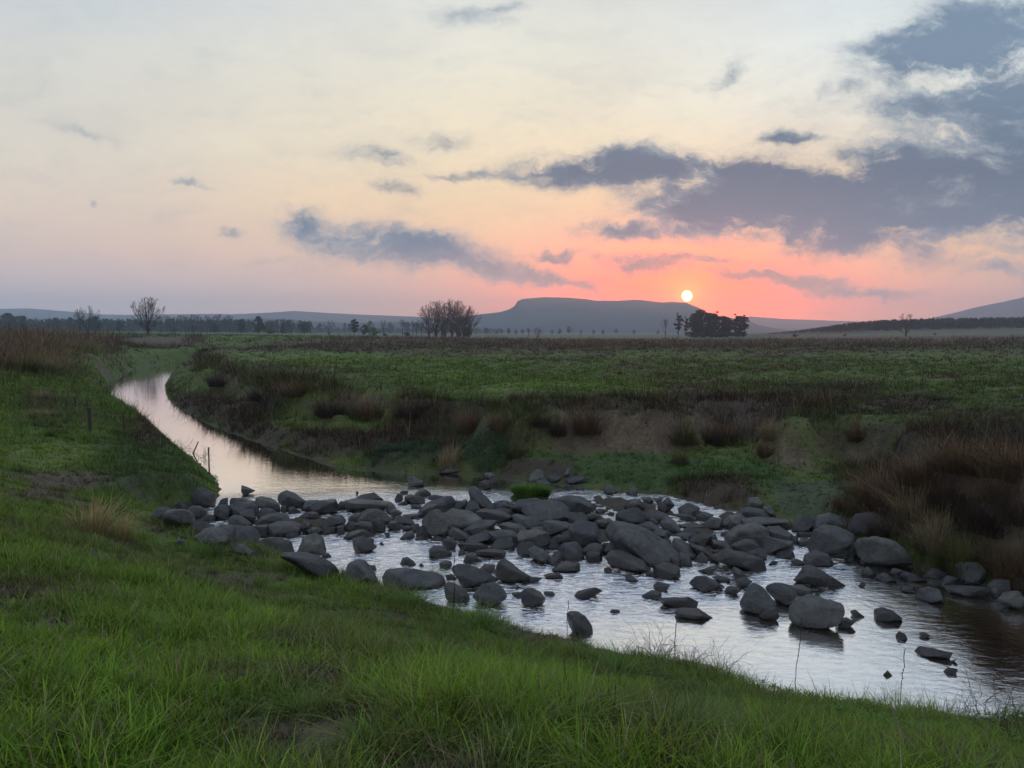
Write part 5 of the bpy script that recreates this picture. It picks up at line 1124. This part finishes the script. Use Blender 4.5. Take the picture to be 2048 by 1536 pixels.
for t in (.9, .55, .25):
    A = pa + np.array([0, 0, ha * t]); B = pb + np.array([0, 0, hb * t])
    for k in range(8):
        f0, f1 = k / 8, (k + 1) / 8; s0, s1 = -.05 * 4 * f0 * (1 - f0), -.05 * 4 * f1 * (1 - f1)
        segs.append((A * (1 - f0) + B * f0 + np.array([0, 0, s0]), A * (1 - f1) + B * f1 + np.array([0, 0, s1]), .007, .007))
V, Fc = tube(segs, 4); o = nob('fence_wire', npmesh('fence_wire', V, Fc, M_wire)); tag(o, 'sagging wire strands between the thick and the thin post', 'wire')
# gate on the skyline
gD = 140; gb = atD(365, gD); zg = float(look(GZ, gb[0], gD)) + .15; root = empty('field_gate', (gb[0], gD, zg)); tag(root, 'small dark timber gate frame above the river bend', 'gate')
wG = 22 * gD / F; hG = .95
for xx in (0, wG * .45, wG * .55, wG):
    me = post_mesh(hG, .06, 6); me.materials.append(M_post); p_ = nob('post', me, root, (xx, 0, 0))
for zz in (hG * .92, hG * .5):
    V, Fc = tube([((0, 0, zz), (wG, 0, zz * .96), .04, .04)], 5); nob('rail', npmesh('rail', V, Fc, M_post), root)
# bare twig shrubs
def twig_mesh(seed, n, spread=1.0, droop=.0):
    r_ = np.random.default_rng(seed); segs = []
    for i in range(n):
        a = r_.uniform(0, 6.283); p = np.array([math.cos(a), math.sin(a), 0]) * r_.uniform(0, .25); d = np.array([math.cos(a) * r_.uniform(.1, 1.) * spread, math.sin(a) * r_.uniform(.1, 1.) * spread, r_.uniform(.5, 1.2)]); L = r_.uniform(.07, .12); r0 = .006
        kids = [(p, d, r0, 9)]
        while kids:
            p, d, rr, m = kids.pop()
            for k in range(m):
                d = d + r_.normal(0, .28, 3) - np.array([0, 0, .02 + droop * (1 if k > 4 else 0)]); d /= np.linalg.norm(d); p2 = p + d * L
                segs.append((p, p2, rr, rr * .9)); p = p2; rr *= .9
                if r_.random() < .28 and rr > .0028: kids.append((p, d + r_.normal(0, .7, 3), rr * .75, max(2, m - k - 2)))
    V, Fc = tube(segs, 3); zt = V[:, 2].max(); return npmesh('twigs', V / zt, Fc, M_twig), np.percentile(np.abs(V[:, :2]), 95) * 2 / zt
TW = [twig_mesh(91, 16), twig_mesh(92, 22, 1.4, .08), twig_mesh(93, 10, .8)]
for i, (u, v, hp, wp, k, lab) in enumerate([(455,1112,52,90,1,'bare dark twig shrub before the wide low slab'),(530,1118,48,80,0,'second bare twig shrub, nearer the pale-topped long boulder'),(1310,1312,70,120,1,'tangled reddish twigs on the near bank edge past the upright rock'),(1375,1330,60,110,1,'tangled twig shrub in the middle of the twiggy edge'),(1440,1338,62,90,0,'twig shrub at the downstream end of the twiggy edge'),(1990,1440,95,170,0,'sprawling bare bramble over the water at the frame edge'),(1925,1430,60,90,2,'small bare bramble beside the sprawling one'),(2040,1500,120,140,1,'dense bare bramble in the bottom corner of the bank'),(1780,1392,26,60,2,'small dead twig poking over the leafy edge'),(370,905,32,50,2,'wispy dry stalks on the near bank above the pink water'),(405,915,26,50,0,'wispy stalks beside the rusty iron post'),(262,845,20,40,2,'thin dry stalks at the bend behind the thin post'),(295,868,30,24,2,'two thin wands standing at the water beyond the thin post')]):
    p = hit(u, v); o = nob('twig_shrub', TW[k][0], None, tuple(p)); s = wp * p[1] / F / TW[k][1]; o.scale = (s, s, hp * p[1] / F); o.rotation_euler = (0, 0, i); tag(o, lab, 'twig shrub', 'bare twig shrubs')
# tall dead flower stalks
for i, (u, v, vt, lab) in enumerate([(1590,1365,1232,'tall thin dark stalk standing before the big round boulder'),(1802,1400,1292,'tall wavy stalk over the bright water beyond the leafy edge'),(905,1250,1105,'tall pale seed stalk in front of the dark folded boulder'),(1135,1262,1200,'grass spike beside the upright black rock'),(1350,1330,1238,'thin spike rising from the twiggy edge')]):
    p = hit(u, min(v, 1530)); h = (v - vt) * p[1] / F; r_ = random.Random(i); segs = []; a = np.zeros(3)
    for k in range(12):
        b = a + np.array([r_.uniform(-.012, .012) * h * 1.6, r_.uniform(-.01, .01), h / 12]); segs.append((a, b, .005, .0045)); a = b
        if k > 2: segs.append((b, b + np.array([r_.uniform(-.02, .02), r_.uniform(-.02, .02), .015]), .006, .002))
    V, Fc = tube(segs, 4); o = nob('grass_stalk', npmesh('grass_stalk', V, Fc, M_twig), None, tuple(p)); tag(o, lab, 'stalk', 'tall dead stalks')
# broad-leaved weeds and leafy edge cover
def leafcover(name, n, uvp, label, lsz, hz, c):
    pl = np.array([hit(u, v)[:2] for u, v in uvp]); lo, hi = pl.min(0), pl.max(0); x = rng.uniform(lo[0], hi[0], n); y = rng.uniform(lo[1], hi[1], n)
    k = (seg_dist(x, y, pl) < (fbm(x * 1.3, y * 1.3, 201, 3) - .62) * 1.6) & (fbm(x * 2.5, y * 2.5, 207, 3) > .42) & (look(GD, x, y) > 0); x, y = x[k], y[k]; m = len(x); z = look(GZ, x, y) + rng.uniform(.0, hz, m) * (.3 + fbm(x * 3, y * 3, 3, 2))
    p = np.stack([x, y, z], -1); a = rng.uniform(0, 6.283, m); el = rng.uniform(-.2, .7, m); d = np.stack([np.cos(a) * np.cos(el), np.sin(a) * np.cos(el), np.sin(el)], -1); s = np.stack([-np.sin(a), np.cos(a), np.zeros(m)], -1)
    L = (lsz * rng.uniform(.6, 1.4, m))[:, None]; up = np.array([0, 0, 1.]) * L * .12
    V = np.stack([p, p + d * L * .45 + s * L * .22 + up, p + d * L, p + d * L * .45 - s * L * .22 + up], 1).reshape(-1, 3)
    cc = np.repeat(np.array(c) * rng.normal(1, .28, (m, 1)).clip(.35, 1.8), 4, 0)
    o = nob(name, npmesh(name, V, np.arange(len(V)).reshape(-1, 4), M_leaf, cc)); tag(o, label, 'ground cover', kind='stuff')
leafcover('ground_foliage', 70000, [(1440,1330),(1560,1352),(1650,1385),(1780,1400),(2048,1440),(2250,1470),(2250,1536),(1950,1500),(1700,1450),(1500,1390)], 'bright small-leaved creeping plants along the near water edge', .035, .16, (.060, .125, .020))
leafcover('ground_foliage', 9000, [(395,962),(425,955),(440,975),(432,1003),(400,1008),(340,1000)], 'bright green creepers hanging on the tip of the near bank', .05, .22, (.060, .12, .018))
leafcover('ground_foliage', 26000, [(720,905),(900,885),(1050,880),(1060,945),(900,944),(740,936)], 'bluish-green leafy plants along the far waterline', .06, .3, (.022, .060, .030))
leafcover('ground_foliage', 40000, [(1300,1300),(1460,1320),(1560,1370),(1500,1430),(1300,1380)], 'olive creeping stems on the near bank edge', .03, .12, (.05, .07, .02))
leafcover('ground_foliage', 46000, [(0,1120),(300,1120),(620,1230),(950,1320),(1300,1400),(1700,1470),(2048,1530),(0,1536)], 'small clover leaves and weeds low in the near grass', .022, .05, (.060, .115, .030))
# broad dock plants
def dock(u, v, n, L, lab):
    p = hit(u, v); r_ = np.random.default_rng(int(u)); root = empty('dock_plant', tuple(p)); tag(root, lab, 'weed', 'broad-leaved weeds in the grass')
    for i in range(n):
        a = r_.uniform(0, 6.283); el = r_.uniform(.7, 1.35); l = L * r_.uniform(.7, 1.1); k = 7; V = []
        d = np.array([math.cos(a) * math.cos(el), math.sin(a) * math.cos(el), math.sin(el)]); s = np.array([-math.sin(a), math.cos(a), 0])
        for j in range(k):
            t = j / (k - 1); c = d * l * t - np.array([0, 0, .25 * l * t * t * math.cos(el) * 2]); w_ = l * (.02 if t < .25 else .17 * math.sin(math.pi * (t - .2) / .82) + .01); V += [c - s * w_, c + np.array([0, 0, -w_ * .3]), c + s * w_]
        Fs = [(3 * j + q_, 3 * j + q_ + 1, 3 * j + q_ + 4, 3 * j + q_ + 3) for j in range(k - 1) for q_ in (0, 1)]
        nob('leaf', npmesh('leaf', V, Fs, M_leaf, np.tile(np.array([[.085, .14, .03]]) * r_.uniform(.7, 1.2), (len(V), 1)), True), root)
dock(140, 1490, 6, .16, 'pale broad-leaved weed on the bare soil in the bottom corner'); dock(250, 1380, 4, .12, 'round-leaved weed in the grass above the pale corner weed'); dock(20, 1220, 4, .16, 'broad-leaved weed at the frame edge in long grass'); dock(1440, 1420, 5, .18, 'broad-leaved weed in the grass below the twiggy edge')
# ------------------------------------------------------------------ sky, sun, camera
def lin(*c): return tuple(((x / 255) / 12.92 if x / 255 <= .04045 else ((x / 255 + .055) / 1.055) ** 2.4) for x in c)
W = bpy.data.worlds.new("World"); scene.world = W; W.use_nodes = True; W.node_tree.nodes.clear()
n = N(W.node_tree); wo = n.new('ShaderNodeOutputWorld'); bg = n.new('ShaderNodeBackground'); n.l.new(bg.outputs[0], wo.inputs[0])
d = n.new('ShaderNodeTexCoord').outputs['Generated']
d = n.vm('NORMALIZE', d)
sx = n.new('ShaderNodeSeparateXYZ'); n.l.new(d, sx.inputs[0])
yy = n.m('MAXIMUM', sx.outputs[1], .12)
K = F / 100
aX = n.m('MULTIPLY', n.m('DIVIDE', sx.outputs[0], yy), K); eX = n.m('MULTIPLY', n.m('DIVIDE', sx.outputs[2], yy), K)   # azimuth and height in degrees-like units
cb = n.new('ShaderNodeCombineXYZ'); n.l.new(aX, cb.inputs[0]); n.l.new(eX, cb.inputs[1]); PP = cb.outputs[0]
def sky_pt(u, v):
    X, Y, Z = ray(u, v); return float(X / Y * K), float(Z / Y * K)
def E(v): return sky_pt(1024, v)[1]
wob = n.noise(PP, .45, 3, .5, 0, 1); wob = n.vm('SCALE', n.vm('SUBTRACT', wob, (.5, .5, .5)), None)
wob.node.inputs[3].default_value = .9
wob2 = n.vm('SCALE', n.vm('SUBTRACT', n.noise(PP, 2.6, 4, .6, 0, 1), (.5, .5, .5)), None); wob2.node.inputs[3].default_value = .38
PW = n.vm('ADD', n.vm('ADD', PP, wob), wob2)
es = n.m('DIVIDE', n.m('ADD', n.m('ADD', eX, 0.), 0.), 14.0, clamp=True)
def grad(rows): 
    rows = sorted(((max(0, E(v) / 14.0), lin(*c)) for v, c in rows), key=lambda r: r[0]); return n.ramp(es, rows)
SKY_L = [(664,(178,172,178)),(620,(184,174,178)),(580,(194,175,173)),(500,(208,183,170)),(400,(214,198,182)),(300,(213,206,192)),(200,(207,205,197)),(100,(202,204,201)),(0,(190,198,206)),(-400,(140,158,188)),(-900,(110,130,165))]
SKY_C = [(664,(196,160,148)),(610,(202,168,152)),(560,(214,176,154)),(480,(231,196,158)),(400,(235,209,166)),(300,(230,217,188)),(200,(225,219,199)),(100,(219,219,209)),(0,(211,214,211)),(-400,(150,168,192)),(-900,(110,130,165))]
SKY_R = [(664,(205,150,138)),(620,(214,162,142)),(560,(228,175,140)),(500,(238,193,146)),(400,(233,206,166)),(300,(228,216,192)),(200,(228,229,220)),(100,(218,225,225)),(0,(204,214,220)),(-400,(145,165,192)),(-900,(110,130,165))]
def conv(rows): return rows
gL, gC, gR = grad(SKY_L), grad(SKY_C), grad(SKY_R)
base = n.mix(n.mr(aX, -9., 0.), gL, gC); base = n.mix(n.mr(aX, 0., 7.), base, gR)
# faint high haze mottling
ms = n.new('ShaderNodeMapping'); ms.inputs['Scale'].default_value = (.22, .5, 1); ms.inputs['Rotation'].default_value = (0, 0, R(-18)); n.l.new(PW, ms.inputs[0])
mo = n.noise(ms.outputs[0], 1.0, 5, .55)
base = n.mix(n.mr(mo, .38, .66, 0, .45), base, n.mix(.5, base, (*lin(182, 182, 180), 1)))
# sun glow
su, sv = sky_pt(1374, 592)
def gdist(sxx, syy):
    v = n.vm('SUBTRACT', PP, (su, sv, 0)); v = n.vm('MULTIPLY', v, (1 / sxx, 1 / syy, 0)); return n.vm('LENGTH', v, None, 1)
g1 = n.m('POWER', 2.718, n.m('MULTIPLY', n.m('POWER', gdist(1.25, .62), 1.1), -1)); g2 = n.m('POWER', 2.718, n.m('MULTIPLY', n.m('POWER', gdist(2.5, .62), 1.5), -1.0)); g3 = n.m('POWER', 2.718, n.m('MULTIPLY', gdist(4., 1.1), -1.0))
base = n.mix(n.m('MULTIPLY', g3, .4), base, (.98, .33, .11, 1))
base = n.mix(n.m('MULTIPLY', g2, .95), base, (2.2, .20, .0, 1)); base = n.mix(n.m('MULTIPLY', g1, .95), base, (4.2, .48, .0, 1))
# cloud bodies
BL = [ # u, v, rx, ry, tilt, weight
 (1260,335,190,36,-2,1.35),(1410,345,130,40,4,1.05),(1070,345,90,16,-4,.9),(930,352,80,9,-3,.75),
 (1560,395,240,55,4,1.5),(1400,425,130,34,0,1.3),(1700,425,250,56,0,1.5),(1900,370,220,100,-8,1.5),(2050,320,120,170,0,1.5),(1240,467,85,18,0,.95),(1500,455,200,26,0,1.0),(1760,474,200,26,-4,1.0),(1960,430,170,52,-6,1.05),
 (1860,100,130,52,-10,1.3),(1950,80,130,70,-12,1.35),(1770,125,90,34,-8,.8),(2010,165,100,60,0,.9),(1690,190,80,30,-10,.5),(2000,230,140,100,0,1.3),(1870,215,120,50,-8,.9),
 (1580,280,60,17,-4,.8),(1450,150,24,40,38,.75),(1120,512,50,13,0,.8),(1230,515,60,13,4,.8),(1400,525,150,13,0,.85),(1550,552,150,18,4,.95),(1720,575,130,11,2,.9),(1300,535,100,14,4,.8),(1090,553,140,19,4,.95),
 (618,455,52,34,10,.95),(700,482,110,34,8,1.05),(830,497,130,30,8,1.05),(940,522,110,26,8,1.),(755,318,70,20,6,.72),(870,285,70,20,0,.5),(785,386,60,14,4,.6),(385,368,36,8,18,.6),(457,466,26,8,4,.68),(185,400,12,9,0,.5),
 (935,25,110,26,6,.48),(1010,4,60,12,0,.6),(2010,545,90,22,-4,.75),(150,262,80,12,12,.40),(520,520,60,8,4,.45)]
S = None
for (u, v, rx, ry, tl, wt) in BL:
    cx, cy = sky_pt(u, v); a = -R(tl); rx /= 100; ry /= 100
    p_ = n.vm('SUBTRACT', PW, (cx, cy, 0))
    q1 = n.vm('DOT_PRODUCT', p_, (math.cos(a) / rx, math.sin(a) / rx, 0), 1); q2 = n.vm('DOT_PRODUCT', p_, (-math.sin(a) / ry, math.cos(a) / ry, 0), 1)
    dd = n.m('ADD', n.m('MULTIPLY', q1, q1), n.m('MULTIPLY', q2, q2)); b_ = n.m('MULTIPLY', n.m('POWER', 2.718, n.m('MULTIPLY', dd, -.62)), wt)
    S = b_ if S is None else n.m('SMOOTH_MAX', S, b_, .25)
mc = n.new('ShaderNodeMapping'); mc.inputs['Scale'].default_value = (.45, 1.25, 1); mc.inputs['Rotation'].default_value = (0, 0, R(6)); n.l.new(PW, mc.inputs[0])
cn = n.noise(mc.outputs[0], 1.3, 8, .60, .25); cn2 = n.noise(mc.outputs[0], .7, 5, .55, .4)
fine = n.noise(mc.outputs[0], 4.2, 6, .62, .2)
cnr = n.m('ADD', n.m('MULTIPLY', n.mr(cn, .30, .70, 0., 1., False), .80), n.m('MULTIPLY', n.mr(fine, .25, .75, 0., 1., False), .62))
fld = n.m('ADD', n.m('MULTIPLY', S, n.m('ADD', .30, cnr)), n.m('MULTIPLY', n.m('SUBTRACT', cn, .5), .35))
ml = n.new('ShaderNodeMapping'); ml.inputs['Scale'].default_value = (.16, 1.1, 1); ml.inputs['Rotation'].default_value = (0, 0, R(5)); n.l.new(PW, ml.inputs[0])
layer = n.m('MULTIPLY', n.mr(n.noise(ml.outputs[0], 1.2, 6, .6, .3), .50, .72), n.m('MULTIPLY', n.mr(aX, -7., 4., .12, .42), n.mr(eX, 6.5, 3.5)))
dens = n.m('MAXIMUM', n.mr(fld, .10, .98), layer)
core = n.mr(n.m('ADD', fld, n.m('MULTIPLY', n.m('SUBTRACT', cn2, .5), 2.0)), .30, 1.25)
ccl = n.ramp(es, [(0, lin(180, 150, 142)), (E(560) / 14, lin(168, 152, 150)), (E(480) / 14, lin(126, 140, 154)), (E(340) / 14, lin(118, 136, 152)), (E(100) / 14, lin(142, 160, 174)), (1, lin(150, 165, 180))])
ccd = n.ramp(es, [(0, lin(140, 122, 128)), (E(560) / 14, lin(130, 126, 138)), (E(480) / 14, lin(48, 92, 124)), (E(340) / 14, lin(34, 78, 110)), (E(100) / 14, lin(88, 116, 144)), (1, lin(110, 128, 155))])
cloud = n.mix(core, ccl, ccd)
cloud = n.mix(n.m('MULTIPLY', g1, .5), cloud, (*lin(226, 120, 96), 1))
skyc = n.mix(n.m('MULTIPLY', dens, .93), base, cloud)
# dusk blue behind and overhead; unseen sky overhead brightened to light the ground
ov = n.mr(sx.outputs[1], .35, .0); skyc = n.mix(ov, skyc, n.ramp(n.m('MAXIMUM', sx.outputs[2], 0.), [(0, lin(160, 158, 172)), (.3, lin(178, 186, 198)), (1, lin(184, 190, 202))]))
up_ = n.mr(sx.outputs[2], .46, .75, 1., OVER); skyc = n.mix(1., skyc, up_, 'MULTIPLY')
back = n.mr(sx.outputs[1], .3, -.1, 1., BACK); skyc = n.mix(1., skyc, back, 'MULTIPLY')
# light lost to the haze near the horizon is given back
comp = n.m('ADD', 1., n.m('MULTIPLY', n.m('POWER', 2.718, n.m('MULTIPLY', eX, -1 / 1.1)), HCOMP)); skyc = n.mix(1., skyc, comp, 'MULTIPLY')
skyc = n.mix(1., skyc, (GAIN, GAIN * .97, GAIN * .91, 1), 'MULTIPLY')
skyc = n.mix(n.m('MULTIPLY', g2, .9), skyc, n.mix(1., skyc, (1.05, .60, .22, 1), 'MULTIPLY')); g0 = n.m('POWER', 2.718, n.m('MULTIPLY', gdist(.25, .20), -1.)); ad = n.new('ShaderNodeMix', data_type='RGBA', blend_type='ADD'); n.inp(ad, 0, g0); n.inp(ad, 6, skyc); n.inp(ad, 7, (5., .9, .0, 1)); ad.clamp_factor = False; skyc = ad.outputs[2]
disc = n.mr(gdist(1, 1), .112, .086); skyc = n.mix(disc, skyc, (SUNB, SUNB * .62, SUNB * .16, 1))
below = n.mr(sx.outputs[2], -.02, -.06); skyc = n.mix(below, skyc, (.03, .035, .03, 1))
for nd in n.n:
    if nd.type == 'MIX': nd.clamp_result = False
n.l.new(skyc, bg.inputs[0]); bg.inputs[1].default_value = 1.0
W.cycles.sampling_method = 'MANUAL'; W.cycles.sample_map_resolution = 1024
Xs, Ys, Zs = ray(1374, 592)
L = bpy.data.lights.new('sun', 'SUN'); L.energy = SUNE; L.angle = R(.5); L.color = (1., .27, .07)
o = bpy.data.objects.new('sun', L); link(o); o.rotation_euler = Vector((-float(Xs), -float(Ys), -float(Zs))).to_track_quat('-Z', 'Y').to_euler()
cam = bpy.data.cameras.new('camera'); cam.sensor_width = 36; cam.lens = 36 * F / 2048; cam.clip_end = 20000; cam.clip_start = .05
o = bpy.data.objects.new('camera', cam); link(o); o.location = (0, 0, H); o.rotation_euler = (math.pi / 2 - P, 0, 0); scene.camera = o
scene.view_settings.view_transform = 'Standard'; scene.view_settings.look = 'None'; scene.view_settings.exposure = 0; scene.view_settings.gamma = 1
cy = scene.cycles; cy.max_bounces = 5; cy.diffuse_bounces = 2; cy.glossy_bounces = 3; cy.transmission_bounces = 2; cy.transparent_max_bounces = 4; cy.volume_bounces = 1; cy.use_denoising = True; cy.sample_clamp_indirect = 4
